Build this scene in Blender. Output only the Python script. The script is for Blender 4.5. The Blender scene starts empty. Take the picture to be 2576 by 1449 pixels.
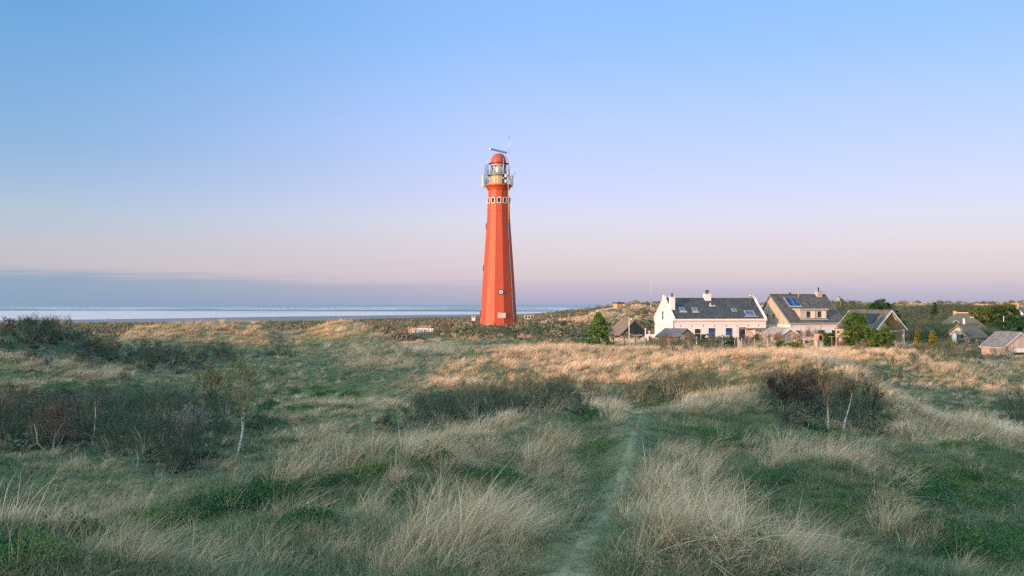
import bpy, bmesh, math, random
import numpy as np
from mathutils import Vector, Matrix

# ------------------------------------------------------------------ scene, camera geometry
SC = bpy.context.scene
COL = SC.collection
F = 2504.0            # focal length in units of a 2576 wide frame (35 mm lens)
CX, HY = 1288.0, 766.0
EYE = 16.0            # eye height above the sea (sea level is z = 0)
R = math.radians
SUN_AZ = R(50)        # sun stands behind the viewer, 50 degrees round to the west
SUN_EL = R(6.4)
SUN = np.array([-math.sin(SUN_AZ) * math.cos(SUN_EL), -math.cos(SUN_AZ) * math.cos(SUN_EL), math.sin(SUN_EL)])

def at(x, y, Y):
    """survey: the point seen at (x, y) at the distance Y"""
    return Vector(((x - CX) * Y / F, Y, EYE - (y - HY) * Y / F))
def pz(y, Y):
    return -(y - HY) * Y / F
def proj(X, Y, Z):
    return CX + F * X / Y, HY - F * (Z - EYE) / Y

# ------------------------------------------------------------------ object helpers
def tag(o, label=None, cat=None, group=None, kind=None):
    if label: o['label'] = label
    if cat: o['category'] = cat
    if group: o['group'] = group
    if kind: o['kind'] = kind
    return o
def thing(name, label, cat, loc=(0, 0, 0), rz=0.0, group=None):
    o = bpy.data.objects.new(name, None)
    COL.objects.link(o)
    o.location = loc
    o.rotation_euler = (0, 0, rz)
    o.empty_display_size = .3
    return tag(o, label, cat, group)
def copy_tree(o, parent=None):
    c = o.copy()
    COL.objects.link(c)
    if parent is not None: c.parent = parent
    for ch in list(o.children): copy_tree(ch, c)
    return c

def np_mesh(name, V, Fc, attrs=None, smooth=False):
    """V (n,3); Fc list of int arrays (m,k)"""
    me = bpy.data.meshes.new(name)
    V = np.asarray(V, np.float32)
    if not isinstance(Fc, list): Fc = [Fc]
    Fc = [np.asarray(f, np.int32) for f in Fc if len(f)]
    me.vertices.add(len(V)); me.vertices.foreach_set('co', V.ravel())
    nl = sum(f.size for f in Fc); npol = sum(len(f) for f in Fc)
    me.loops.add(nl); me.polygons.add(npol)
    me.loops.foreach_set('vertex_index', np.concatenate([f.ravel() for f in Fc]))
    tot = np.concatenate([np.full(len(f), f.shape[1], np.int32) for f in Fc])
    st = np.concatenate([[0], np.cumsum(tot)[:-1]]).astype(np.int32)
    me.polygons.foreach_set('loop_start', st)
    try: me.polygons.foreach_set('loop_total', tot)
    except Exception: pass
    if smooth: me.polygons.foreach_set('use_smooth', np.ones(npol, bool))
    for k, v in (attrs or {}).items():
        a = me.attributes.new(k, 'FLOAT', 'POINT')
        a.data.foreach_set('value', np.asarray(v, np.float32))
    me.update(calc_edges=True)
    return me

class MB:
    """collects simple shapes, links them as ONE mesh object"""
    def __init__(s): s.v = []; s.f = []; s.sm = []
    def add(s, vs, fs, smooth=False):
        n = len(s.v); s.v += [tuple(v) for v in vs]
        s.f += [tuple(i + n for i in f) for f in fs]; s.sm += [smooth] * len(fs)
        return s
    def box(s, x0, x1, y0, y1, z0, z1):
        return s.add([(x0, y0, z0), (x1, y0, z0), (x1, y1, z0), (x0, y1, z0), (x0, y0, z1), (x1, y0, z1), (x1, y1, z1), (x0, y1, z1)],
              [(0, 3, 2, 1), (4, 5, 6, 7), (0, 1, 5, 4), (1, 2, 6, 5), (2, 3, 7, 6), (3, 0, 4, 7)])
    def prism(s, prof, x0, x1, axis='x'):
        """profile of (a, z) extruded along x (a = y) or along y (a = x)"""
        n = len(prof)
        f = (lambda a, z, t: (t, a, z)) if axis == 'x' else (lambda a, z, t: (a, t, z))
        vs = [f(a, z, x0) for a, z in prof] + [f(a, z, x1) for a, z in prof]
        return s.add(vs, [tuple(range(n))[::-1], tuple(range(n, 2 * n))] + [(i, (i + 1) % n, n + (i + 1) % n, n + i) for i in range(n)])
    def tube(s, pts, r, n=6, r2=None, smooth=True):
        pts = [Vector(p) for p in pts]; m = len(pts); vs = []
        for k, p in enumerate(pts):
            d = (pts[min(k + 1, m - 1)] - pts[max(k - 1, 0)]).normalized()
            a = d.orthogonal().normalized() if abs(d.z) > .99 else d.cross(Vector((0, 0, 1))).normalized()
            b = d.cross(a)
            rr = r if r2 is None else r + (r2 - r) * k / (m - 1)
            for j in range(n):
                t = 2 * math.pi * j / n
                vs.append(p + a * (math.cos(t) * rr) + b * (math.sin(t) * rr))
        fs = [(k * n + j, k * n + (j + 1) % n, (k + 1) * n + (j + 1) % n, (k + 1) * n + j) for k in range(m - 1) for j in range(n)]
        fs += [tuple(range(n))[::-1], tuple(range((m - 1) * n, m * n))]
        return s.add(vs, fs, smooth)
    def lathe(s, prof, n=32, cap=True, smooth=True, rot=0.0, c=(0, 0)):
        m = len(prof); vs = []
        for r, z in prof:
            for j in range(n):
                t = 2 * math.pi * j / n + rot
                vs.append((c[0] + r * math.cos(t), c[1] + r * math.sin(t), z))
        fs = [(k * n + j, k * n + (j + 1) % n, (k + 1) * n + (j + 1) % n, (k + 1) * n + j) for k in range(m - 1) for j in range(n)]
        if cap: fs += [tuple(range(n))[::-1], tuple(range((m - 1) * n, m * n))]
        return s.add(vs, fs, smooth)
    def ring(s, r0, r1, z0, z1, n=32, rot=0.0):
        return s.lathe([(r0, z0), (r1, z0), (r1, z1), (r0, z1), (r0, z0)], n, cap=False, smooth=False, rot=rot)
    def build(s, name, mat, parent=None, label=None, loc=None, rot=None, bevel=0.0):
        me = bpy.data.meshes.new(name)
        me.from_pydata(s.v, [], s.f); me.update()
        me.polygons.foreach_set('use_smooth', s.sm)
        bm = bmesh.new(); bm.from_mesh(me); bmesh.ops.recalc_face_normals(bm, faces=bm.faces); bm.to_mesh(me); bm.free()
        o = bpy.data.objects.new(name, me); COL.objects.link(o)
        if mat: me.materials.append(mat)
        if parent is not None: o.parent = parent
        if loc is not None: o.location = loc
        if rot is not None: o.rotation_euler = rot
        if label: o['label'] = label
        if bevel:
            b = o.modifiers.new('edge', 'BEVEL'); b.width = bevel; b.segments = 2
        return o

def np_obj(name, me, mat, parent=None):
    o = bpy.data.objects.new(name, me); COL.objects.link(o)
    me.materials.append(mat)
    if parent is not None: o.parent = parent
    return o

# ------------------------------------------------------------------ materials
class NT:
    def __init__(s, tree): s.t = tree; s.n = tree.nodes; s.l = tree.links
    def node(s, typ, inp=None, **kw):
        n = s.n.new(typ)
        for k, v in kw.items(): setattr(n, k, v)
        for k, v in (inp or {}).items():
            sock = n.inputs[k]
            if hasattr(v, 'is_linked') or isinstance(v, bpy.types.NodeSocket): s.l.new(v, sock)
            else: sock.default_value = v
        return n
    def ramp(s, fac, stops, interp='LINEAR'):
        n = s.n.new('ShaderNodeValToRGB'); e = n.color_ramp; e.interpolation = interp
        while len(e.elements) < len(stops): e.elements.new(.5)
        for el, (p, c) in zip(e.elements, stops):
            el.position = p; el.color = (*c, 1) if len(c) == 3 else c
        s.l.new(fac, n.inputs[0]); return n.outputs[0]
    def math(s, op, a, b=0.0, c=None, clamp=False):
        n = s.n.new('ShaderNodeMath'); n.operation = op; n.use_clamp = clamp
        for i, v in enumerate((a, b, c)):
            if v is None: continue
            if isinstance(v, bpy.types.NodeSocket): s.l.new(v, n.inputs[i])
            else: n.inputs[i].default_value = v
        return n.outputs[0]
    def mix(s, f, a, b, mode='MIX'):
        n = s.n.new('ShaderNodeMix'); n.data_type = 'RGBA'; n.blend_type = mode
        for sock, v in ((n.inputs[0], f), (n.inputs[6], a), (n.inputs[7], b)):
            if isinstance(v, bpy.types.NodeSocket): s.l.new(v, sock)
            else: sock.default_value = v if not isinstance(v, tuple) else ((*v, 1) if len(v) == 3 else v)
        return n.outputs[2]
    def mrange(s, v, a, b, c=0.0, d=1.0, smooth=False):
        n = s.n.new('ShaderNodeMapRange'); n.interpolation_type = 'SMOOTHSTEP' if smooth else 'LINEAR'
        s.l.new(v, n.inputs[0])
        for i, x in zip((1, 2, 3, 4), (a, b, c, d)):
            if isinstance(x, bpy.types.NodeSocket): s.l.new(x, n.inputs[i])
            else: n.inputs[i].default_value = x
        return n.outputs[0]
    def noise(s, vec, scale, detail=4, rough=.6, lac=2.0):
        n = s.n.new('ShaderNodeTexNoise'); n.inputs['Scale'].default_value = scale
        n.inputs['Detail'].default_value = detail; n.inputs['Roughness'].default_value = rough
        if vec is not None: s.l.new(vec, n.inputs['Vector'])
        return n.outputs['Fac']
def new_mat(name):
    m = bpy.data.materials.new(name); m.use_nodes = True
    t = NT(m.node_tree); t.n.clear()
    out = t.n.new('ShaderNodeOutputMaterial')
    return m, t, out
def scl(c, k): return tuple(min(1, x * k) for x in c)

def plain(name, col, rough=.6, var=.18, scale=1.5, metal=0.0, bump=0.0, spec=.3, streak=False):
    """weathered paint, wood, stone: base colour broken by two noises, soft bump"""
    m, t, out = new_mat(name)
    co = t.node('ShaderNodeTexCoord').outputs['Object']
    if streak:
        co2 = t.node('ShaderNodeMapping', {'Vector': co, 'Scale': (1, 1, .12)}).outputs[0]
    else: co2 = co
    a = t.noise(co2, scale, 5, .65); b = t.noise(co2, scale * 9, 3, .6)
    f = t.math('ADD', t.math('MULTIPLY', a, .65), t.math('MULTIPLY', b, .35))
    c = t.ramp(f, [(.3, scl(col, 1 - var * 1.6)), (.5, col), (.72, scl(col, 1 + var))])
    p = t.node('ShaderNodeBsdfPrincipled', {'Base Color': c, 'Roughness': rough, 'Metallic': metal, 'Specular IOR Level': spec})
    if bump:
        bn = t.node('ShaderNodeBump', {'Height': b, 'Strength': bump, 'Distance': .02}); t.l.new(bn.outputs[0], p.inputs['Normal'])
    t.l.new(p.outputs[0], out.inputs[0]); return m

def boards(name, col, width=.16, axis=0, var=.25):
    """timber cladding: board joints along one axis, each board its own tone"""
    m, t, out = new_mat(name)
    co = t.node('ShaderNodeTexCoord').outputs['Object']
    s = t.node('ShaderNodeSeparateXYZ', {0: co})
    u = t.math('DIVIDE', s.outputs[axis], width)
    cell = t.math('FLOOR', u); fr = t.math('FRACT', u)
    wn = t.node('ShaderNodeTexWhiteNoise', {'W': cell}, noise_dimensions='1D').outputs[0]
    grain = t.noise(t.node('ShaderNodeMapping', {'Vector': co, 'Scale': (9, 9, .8) if axis != 2 else (.8, .8, 9)}).outputs[0], 2.0, 4, .6)
    f = t.math('ADD', t.math('MULTIPLY', wn, .55), t.math('MULTIPLY', grain, .45))
    c = t.ramp(f, [(.2, scl(col, 1 - var * 1.3)), (.5, col), (.85, scl(col, 1 + var))])
    gap = t.math('MULTIPLY', t.mrange(fr, .0, .07, 0, 1), t.mrange(fr, .93, 1.0, 1, 0))
    p = t.node('ShaderNodeBsdfPrincipled', {'Base Color': c, 'Roughness': .75, 'Specular IOR Level': .2})
    bn = t.node('ShaderNodeBump', {'Height': gap, 'Strength': .8, 'Distance': .02}); t.l.new(bn.outputs[0], p.inputs['Normal'])
    t.l.new(p.outputs[0], out.inputs[0]); return m

def tiles(name, col, cw=.26, rh=.24, lichen=(.5, .45, .35), lich=.25, var=.3, wave=True):
    """pantiles: rows along the slope, rounded columns, lichen spots"""
    m, t, out = new_mat(name)
    co = t.node('ShaderNodeTexCoord').outputs['Object']
    s = t.node('ShaderNodeSeparateXYZ', {0: co})
    u = t.math('DIVIDE', s.outputs[0], cw); v = t.math('DIVIDE', s.outputs[2], rh)
    wn = t.node('ShaderNodeTexWhiteNoise', {'Vector': t.node('ShaderNodeCombineXYZ', {0: t.math('FLOOR', u), 1: t.math('FLOOR', v)}).outputs[0]}, noise_dimensions='2D').outputs[0]
    big = t.noise(co, .7, 5, .65); fine = t.noise(co, 11, 3, .7)
    f = t.math('ADD', t.math('MULTIPLY', wn, .5), t.math('MULTIPLY', big, .5))
    c = t.ramp(f, [(.2, scl(col, 1 - var)), (.5, col), (.8, scl(col, 1 + var))])
    lm = t.mrange(t.math('ADD', t.math('MULTIPLY', fine, .7), t.math('MULTIPLY', big, .3)), .56, .68, 0, lich)
    c = t.mix(lm, c, lichen)
    cols = t.math('ABSOLUTE', t.math('SINE', t.math('MULTIPLY', u, math.pi)))
    rows = t.math('FRACT', v)
    h = t.math('ADD', t.math('MULTIPLY', cols, .6), t.math('MULTIPLY', rows, -.5))
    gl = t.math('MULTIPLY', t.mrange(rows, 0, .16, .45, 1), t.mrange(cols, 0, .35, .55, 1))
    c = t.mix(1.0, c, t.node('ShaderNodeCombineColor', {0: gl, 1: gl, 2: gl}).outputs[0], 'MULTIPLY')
    p = t.node('ShaderNodeBsdfPrincipled', {'Base Color': c, 'Roughness': .8, 'Specular IOR Level': .2})
    bn = t.node('ShaderNodeBump', {'Height': h, 'Strength': .9, 'Distance': .05}); t.l.new(bn.outputs[0], p.inputs['Normal'])
    t.l.new(p.outputs[0], out.inputs[0]); return m

def brick(name, c1, c2, mortar, sc=5.0):
    m, t, out = new_mat(name)
    co = t.node('ShaderNodeTexCoord').outputs['Object']
    s = t.node('ShaderNodeSeparateXYZ', {0: co})
    v = t.node('ShaderNodeCombineXYZ', {0: t.math('ADD', s.outputs[0], s.outputs[1]), 1: s.outputs[2]}).outputs[0]
    b = t.node('ShaderNodeTexBrick', {'Vector': v, 'Color1': (*c1, 1), 'Color2': (*c2, 1), 'Mortar': (*mortar, 1), 'Scale': sc, 'Mortar Size': .012})
    n = t.noise(co, 1.2, 5, .6)
    c = t.mix(t.mrange(n, .35, .7, 0, .4), b.outputs[0], scl(c1, .6))
    p = t.node('ShaderNodeBsdfPrincipled', {'Base Color': c, 'Roughness': .85, 'Specular IOR Level': .2})
    t.l.new(p.outputs[0], out.inputs[0]); return m

def glass(name, tint=(.02, .03, .035), rough=.06):
    m, t, out = new_mat(name)
    n = t.noise(t.node('ShaderNodeTexCoord').outputs['Object'], 1.3, 2, .5)
    c = t.ramp(n, [(.35, scl(tint, .5)), (.65, scl(tint, 1.8))])
    p = t.node('ShaderNodeBsdfPrincipled', {'Base Color': c, 'Roughness': rough, 'Specular IOR Level': .7, 'Coat Weight': .3, 'Coat Roughness': .03})
    t.l.new(p.outputs[0], out.inputs[0]); return m

def clear_glass(name):
    m, t, out = new_mat(name)
    tr = t.node('ShaderNodeBsdfTransparent', {'Color': (.86, .92, .93, 1)}); g = t.node('ShaderNodeBsdfGlossy', {'Roughness': .03})
    fr = t.node('ShaderNodeFresnel', {'IOR': 1.45}).outputs[0]
    mx = t.node('ShaderNodeMixShader', {0: t.math('ADD', fr, .06, clamp=True), 1: tr.outputs[0], 2: g.outputs[0]})
    t.l.new(mx.outputs[0], out.inputs[0]); return m

def plant(name, c_lo, c_mid, c_hi, trans=.35, base=None, inst=True, stops=(.12, .5, .88), wt=.45):
    """leaves and blades: tone from the instance, the blade and a broad noise; light passes through"""
    m, t, out = new_mat(name)
    tint = t.node('ShaderNodeAttribute', attribute_name='tint').outputs['Fac']
    f = tint
    if inst:
        tone = t.node('ShaderNodeAttribute', attribute_name='tone', attribute_type='INSTANCER').outputs['Fac']
        f = t.math('ADD', t.math('MULTIPLY', tint, wt), t.math('MULTIPLY', tone, 1 - wt))
    c = t.ramp(f, [(stops[0], c_lo), (stops[1], c_mid), (stops[2], c_hi)])
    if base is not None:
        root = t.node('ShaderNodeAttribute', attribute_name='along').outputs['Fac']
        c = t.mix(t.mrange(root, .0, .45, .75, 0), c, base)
    d = t.node('ShaderNodeBsdfDiffuse', {'Color': c}); tl = t.node('ShaderNodeBsdfTranslucent', {'Color': c})
    mx = t.node('ShaderNodeMixShader', {0: trans, 1: d.outputs[0], 2: tl.outputs[0]})
    t.l.new(mx.outputs[0], out.inputs[0]); return m

# ------------------------------------------------------------------ value noise for the terrain
_rng = np.random.default_rng(11)
_G = _rng.random((256, 256)).astype(np.float32)
def vnoise(x, y):
    xi = np.floor(x).astype(int); yi = np.floor(y).astype(int)
    fx = x - xi; fy = y - yi
    fx = fx * fx * (3 - 2 * fx); fy = fy * fy * (3 - 2 * fy)
    g = lambda a, b: _G[a & 255, b & 255]
    return (g(xi, yi) * (1 - fx) + g(xi + 1, yi) * fx) * (1 - fy) + (g(xi, yi + 1) * (1 - fx) + g(xi + 1, yi + 1) * fx) * fy
def fbm(x, y, s, o=4, k=.5, off=0.0):
    """-1 .. 1, cell size s"""
    r = 0; a = 1; tot = 0; f = 1.0 / s
    for i in range(o):
        r = r + a * (vnoise(x * f + off + i * 17.3, y * f + off * 1.7 + i * 9.1) * 2 - 1); tot += a; a *= k; f *= 2.03
    return r / tot
def smooth(a, b, x):
    t = np.clip((x - a) / (b - a), 0, 1); return t * t * (3 - 2 * t)
def pchip(x, y, q):
    x = np.asarray(x, float); y = np.asarray(y, float); q = np.clip(q, x[0], x[-1])
    h = np.diff(x); d = np.diff(y) / h
    m = np.zeros_like(y)
    m[0], m[-1] = d[0], d[-1]
    for i in range(1, len(y) - 1):
        if d[i - 1] * d[i] > 0:
            w1 = 2 * h[i] + h[i - 1]; w2 = h[i] + 2 * h[i - 1]
            m[i] = (w1 + w2) / (w1 / d[i - 1] + w2 / d[i])
    k = np.clip(np.searchsorted(x, q) - 1, 0, len(h) - 1)
    t = (q - x[k]) / h[k]
    return ((1 + 2 * t) * (1 - t) ** 2) * y[k] + t * (1 - t) ** 2 * h[k] * m[k] + t * t * (3 - 2 * t) * y[k + 1] + t * t * (t - 1) * h[k] * m[k + 1]

# ------------------------------------------------------------------ the dunes: surveyed profiles (distance, height below the eye)
def P(y, Y): return (Y, pz(y, Y))
N0 = (3, -1.95)
_far_r = [(1100, -2.6), (3000, -10)]
PROF = [
 (-500, [N0, P(1449, 12.5), P(1420, 13.7), P(1415, 14.4), (27, -7.4), P(1200, 45), P(1100, 58), P(1000, 74), P(930, 85), P(845, 96), (125, -5.5), (170, -7.5), (260, -8.5), (420, -10), (640, -13.7), (780, -15.7), (840, -16.6), (3000, -17)]),
 (0, [N0, P(1449, 12.5), P(1420, 13.7), P(1410, 14.6), (27, -7.4), P(1200, 45), P(1100, 58), P(1000, 74), P(930, 85), P(838, 97), (125, -5.5), (170, -7.5), (260, -8.5), (420, -10), (640, -13.7), (780, -15.7), (840, -16.6), (3000, -17)]),
 (180, [N0, P(1449, 12.8), P(1405, 14.4), P(1372, 15.8), (28, -7.4), P(1170, 49), P(1070, 65), P(985, 78), P(905, 95), P(832, 109), (135, -6.5), (175, -7.5), (260, -8.5), (435, -10.2), (670, -13.8), (815, -15.7), (880, -16.6), (3000, -17)]),
 (350, [N0, P(1449, 13), P(1390, 15.3), P(1330, 17), (29, -7.4), P(1150, 51), P(1050, 70), P(970, 88), P(872, 117), P(826, 125), (145, -6.5), (180, -7.5), (260, -8.5), (450, -10.3), (700, -13.9), (850, -15.6), (920, -16.6), (3000, -17)]),
 (650, [N0, P(1449, 13), P(1350, 16.8), P(1250, 20), (32, -7.4), P(1130, 54), P(1020, 76), P(940, 98), P(875, 121), P(817, 130), (152, -6.6), (190, -7.5), (270, -8.5), (470, -10.5), (760, -13.9), (920, -15.2), (1000, -16.6), (3000, -17)]),
 (850, [N0, P(1449, 13.3), P(1320, 18.3), P(1195, 22), (34, -6.8), P(1100, 56), P(1000, 80), P(935, 100), P(885, 119), P(816, 131), (158, -6.6), (195, -7.3), (280, -8.6), (490, -10.8), (820, -13.8), (1010, -15.1), (1100, -16.6), (3000, -17)]),
 (1050, [N0, P(1449, 13.3), P(1290, 19.3), P(1140, 24.5), (36, -6.2), P(1060, 60), P(1000, 75), P(955, 87), P(915, 98), P(880, 107), (150, -6.2), (204, -5.9), (290, -8.3), (500, -10.6), (860, -13.4), (1130, -14.8), (1230, -16.6), (3000, -17)]),
 (1250, [N0, P(1449, 13.3), P(1270, 20.3), P(1090, 28.5), (40, -6.5), P(1030, 66), P(980, 79), P(935, 90), P(898, 99), P(872, 105), (140, -5.8), (204, -5.1), (260, -6.5), (450, -9.5), (850, -12.6), (1200, -13.4), (1320, -16.6), (3000, -17)]),
 (1420, [N0, P(1449, 13.4), P(1250, 20.9), P(1030, 33), (41, -5.4), (62, -7.5), P(965, 85), P(925, 95), P(893, 102), P(870, 107), (145, -6.1), (204, -5.3), (260, -5.0), (380, -4.8), (700, -6.4), (1100, -11), (1250, -16.6), (3000, -17)]),
 (1500, [N0, P(1449, 13.4), P(1250, 20.9), P(1016, 34.5), (43, -5.4), (62, -7.3), P(955, 86), P(920, 95), P(892, 102), P(870, 107), (145, -6.4), (190, -6.0), (250, -4.8), (310, -2.6), (500, -3.6), (900, -9), (1200, -16.6), (3000, -17)]),
 (1600, [N0, P(1449, 13.2), P(1230, 20), P(1056, 31), (40, -5.4), (60, -6.9), P(960, 84), P(925, 93), P(893, 101), P(872, 106), (140, -6.5), (185, -6.6), (235, -5), (285, -.5), (420, -2), (700, -3), (1100, -8), (3000, -17)]),
 (1740, [N0, P(1449, 13.6), P(1240, 20.5), P(1012, 34), (43, -5.4), P(985, 70), P(940, 84), P(912, 91), P(890, 97), P(874, 102), (140, -6.6), (185, -6.8), (240, -6), (300, -.6), (420, -1.5), (650, -1.5), (1100, -3), (3000, -10)]),
 (1900, [N0, P(1449, 14), P(1250, 21), P(1005, 36), (46, -5.2), P(975, 62), P(945, 69), P(915, 75), P(895, 80), P(880, 92), (135, -6.6), (185, -6.9), (240, -6.8), (320, -4), (450, -1.5), (650, -1.5)] + _far_r),
 (2080, [N0, P(1449, 14.5), P(1270, 20), P(1125, 25), (34, -5.4), P(1090, 46), P(1000, 63), P(950, 68), P(920, 71), P(896, 74), (110, -6.3), (170, -7), (240, -7.3), (330, -5), (460, -2), (650, -1.2)] + _far_r),
 (2200, [N0, P(1449, 15), P(1270, 21), P(1118, 26.5), (36, -5.8), P(1095, 47), P(1040, 55), P(990, 59), P(965, 61.5), P(957, 63), (80, -7.3), (105, -5.7), (180, -7.3), (330, -5.3), (480, -2.5), (680, -.8)] + _far_r),
 (2330, [N0, P(1449, 15.5), P(1280, 21.5), P(1125, 27.5), (38, -6.2), P(1110, 48), P(1075, 53), P(1055, 55.5), P(1045, 57), P(1036, 59), (72, -8.2), P(905, 104), (180, -7.6), (330, -5.8), (480, -3), (690, -.4)] + _far_r),
 (2576, [N0, P(1449, 16), P(1300, 22), P(1152, 29), (40, -6.9), P(1135, 50), P(1120, 54), P(1110, 56), P(1102, 58), P(1092, 61), (74, -9.3), P(965, 98), (180, -8), (330, -6.3), (480, -3.2), (700, -.3)] + _far_r),
 (3000, [N0, P(1449, 16.5), P(1320, 22), P(1180, 30), (42, -7.2), P(1150, 51), P(1130, 55), P(1118, 57), P(1110, 59), P(1100, 62), (76, -9.4), P(970, 100), (180, -8), (330, -6.3), (480, -3.2), (700, -.3)] + _far_r),
]
# shorter mounds between those profiles: (column, crest, foot)
for _x, _c, _f in ((275, (124, -6.0), (112, -6.2)), (315, P(842, 124), P(884, 116)), (480, P(815, 127), P(872, 118)), (600, P(814, 130), P(874, 120)), (715, P(846, 131), P(882, 121)), (775, P(838, 131), P(884, 120)), (865, P(811, 131), P(886, 119)), (925, P(828, 128), P(890, 116)), (985, P(862, 120), P(905, 106))):
    _i = next(i for i, q in enumerate(PROF) if q[0] > _x); (_xa, _a), (_xb, _b) = PROF[_i - 1], PROF[_i]; _t = (_x - _xa) / (_xb - _xa)
    _n = [(math.exp(math.log(u[0]) * (1 - _t) + math.log(v[0]) * _t), u[1] * (1 - _t) + v[1] * _t) for u, v in zip(_a, _b)]
    _n[8], _n[9] = _f, _c; PROF.insert(_i, (_x, _n))
# the rows above were read at the tops of the grass: the sand itself lies lower
_grass = {350: (0, -.1), 650: (.1, -.1), 850: (.15, -.1), 1050: (.2, .6), 1250: (.35, .6), 1420: (.5, .6), 1500: (.58, .6), 1600: (.05, .6), 1740: (.45, .55), 1900: (.5, .5), 2080: (.2, .5), 2200: (.15, .45), 2330: (.1, .4)}
for _x, _p in PROF:
    if _x in _grass:
        _p[3] = (_p[3][0], _p[3][1] - _grass[_x][0]); _p[9] = (_p[9][0], _p[9][1] - _grass[_x][1]); _p[8] = (_p[8][0], _p[8][1] - _grass[_x][1] * .7)
_pt = np.array([math.atan((x - CX) / F) for x, _ in PROF])
_plY = np.array([[math.log(k[0]) for k in p] for _, p in PROF])
_pz = np.array([[k[1] for k in p] for _, p in PROF])
for row in _plY: assert np.all(np.diff(row) > 0)
TH = np.concatenate([np.linspace(-math.pi, R(-36), 120, endpoint=False), np.linspace(R(-36), R(36), 820), np.linspace(R(36), math.pi, 121)[1:]])
RR = np.concatenate([[.0, .7, 1.4, 2.1], np.exp(np.linspace(math.log(2.8), math.log(1250), 560)), [1500, 1900, 2400, 3000]])
LR = np.log(np.maximum(RR, 2.0))
ZG = np.zeros((len(TH), len(RR)), np.float64)
_kY = np.stack([pchip(_pt, _plY[:, k], TH) for k in range(_plY.shape[1])], 1)
_kZ = np.stack([pchip(_pt, _pz[:, k], TH) for k in range(_pz.shape[1])], 1)
for i, th in enumerate(TH):
    lY = _kY[i]; lr = lY - math.log(max(math.cos(th), .6))
    ZG[i] = pchip(lr, _kZ[i], LR)
    # behind the viewer the dunes simply roll on
    ab = abs(th)
    if ab > R(38):
        w = float(smooth(R(38), R(75), ab))
        z_b = pchip([math.log(2), math.log(8), math.log(25), math.log(70), math.log(300), math.log(3000)], [-1.7, -2.3, -3.3, -4.2, -5.5, -8], LR)
        ZG[i] = ZG[i] * (1 - w) + z_b * w
GX = RR[None, :] * np.sin(TH)[:, None]; GY = RR[None, :] * np.cos(TH)[:, None]
near = 1 - smooth(150, 300, RR)[None, :]
def hummock(X, Y):
    return .62 * fbm(X, Y, 9, 3, .5, 3.1) + .50 * fbm(X, Y, 4.6, 2, .5, 15.5)
ZG += (smooth(8, 13, RR) * (1 - smooth(60, 90, RR)))[None, :] * .60 * fbm(GX, GY, 4.6, 2, .5, 15.5)
ZG += near * (1 - .6 * smooth(84, 100, RR))[None, :] * (.72 * fbm(GX, GY, 9, 3, .5, 3.1) + .32 * fbm(GX, GY, 2.6, 3, .55, 7.7)) * smooth(4, 10, RR)[None, :]
ZG += (smooth(38, 52, RR) * (1 - smooth(84, 98, RR)))[None, :] * (1.7 * fbm(GX, GY, 17, 3, .5, 12.4) - .45)
right = smooth(R(11), R(17), TH)[:, None] * smooth(230, 420, RR)[None, :] * (1 - smooth(900, 1200, RR))[None, :]
ZG += right * (2.6 * fbm(GX, GY, 85, 4, .55, 1.3) + .8)
heath = (1 - smooth(R(4), R(8), TH))[:, None] * smooth(150, 260, RR)[None, :] * (1 - smooth(850, 1000, RR))[None, :]
ZG += heath * (.75 * fbm(GX, GY, 38, 4, .55, 5.5))
# the dune ridge behind the viewer, whose long shadow lies over the near dunes
CA, SA = math.cos(SUN_AZ), math.sin(SUN_AZ)
AL = GX * SA + GY * CA            # distance along the light
SL = GX * CA - GY * SA            # distance across the light
def ridge_top(s):
    return np.interp(s, [-400, -175, -145, -130, -119, -113, -107, -95, -86, -80, -75, -66, -57, -45, -38, -28, -5, 40, 200], [-3.6, -3.6, .6, 2.6, 4.6, 6.2, 8.6, 9.0, 7.9, 6.3, 5.0, 4.0, 3.6, 4.1, 5.0, 6.0, 6.8, 7.0, 4.0]) + .35 * fbm(s, s * 0 + 3, 9, 3, .5, 2.2)
rt = ridge_top(SL)
ridge = np.where(GY < 75, rt + 0 * GX, -9)
wv = np.exp(-((AL + 46) / 15.0) ** 2)
ZG = np.where(wv > .002, np.maximum(ZG, ZG * (1 - wv) + ridge * wv), ZG)
ZG += EYE

def ground(X, Y):
    X = np.asarray(X, float); Y = np.asarray(Y, float)
    th = np.arctan2(X, Y); r = np.hypot(X, Y)
    i = np.clip(np.searchsorted(TH, th) - 1, 0, len(TH) - 2); j = np.clip(np.searchsorted(RR, r) - 1, 0, len(RR) - 2)
    a = np.clip((th - TH[i]) / (TH[i + 1] - TH[i]), 0, 1); b = np.clip((r - RR[j]) / (RR[j + 1] - RR[j]), 0, 1)
    return (ZG[i, j] * (1 - a) + ZG[i + 1, j] * a) * (1 - b) + (ZG[i, j + 1] * (1 - a) + ZG[i + 1, j + 1] * a) * b
def hit(x, y, y0=8.0, y1=400.0):
    """distance at which the line of sight (x, y) meets the ground"""
    Ys = np.exp(np.linspace(math.log(y0), math.log(y1), 1600))
    k = np.nonzero(ground((x - CX) * Ys / F, Ys) > EYE - (y - HY) * Ys / F)[0]
    return float(Ys[k[0]]) if len(k) else y1
def cover_bias(X, Y):
    """the plain west of the tower is heath and low scrub rather than grass"""
    return -.20 * smooth(-.05, -.12, X / np.maximum(Y, 1)) * smooth(132, 150, Y) * (1 - smooth(420, 600, Y))
def gpt(x, Y, dz=0.0):
    """ground point in the direction of column x at distance Y"""
    X = (x - CX) * Y / F
    return Vector((X, Y, float(ground(X, Y)) + dz))
EXPO = 0.75; SUN_E = 5.0; SKY_K = 2 ** -0.75
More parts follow.
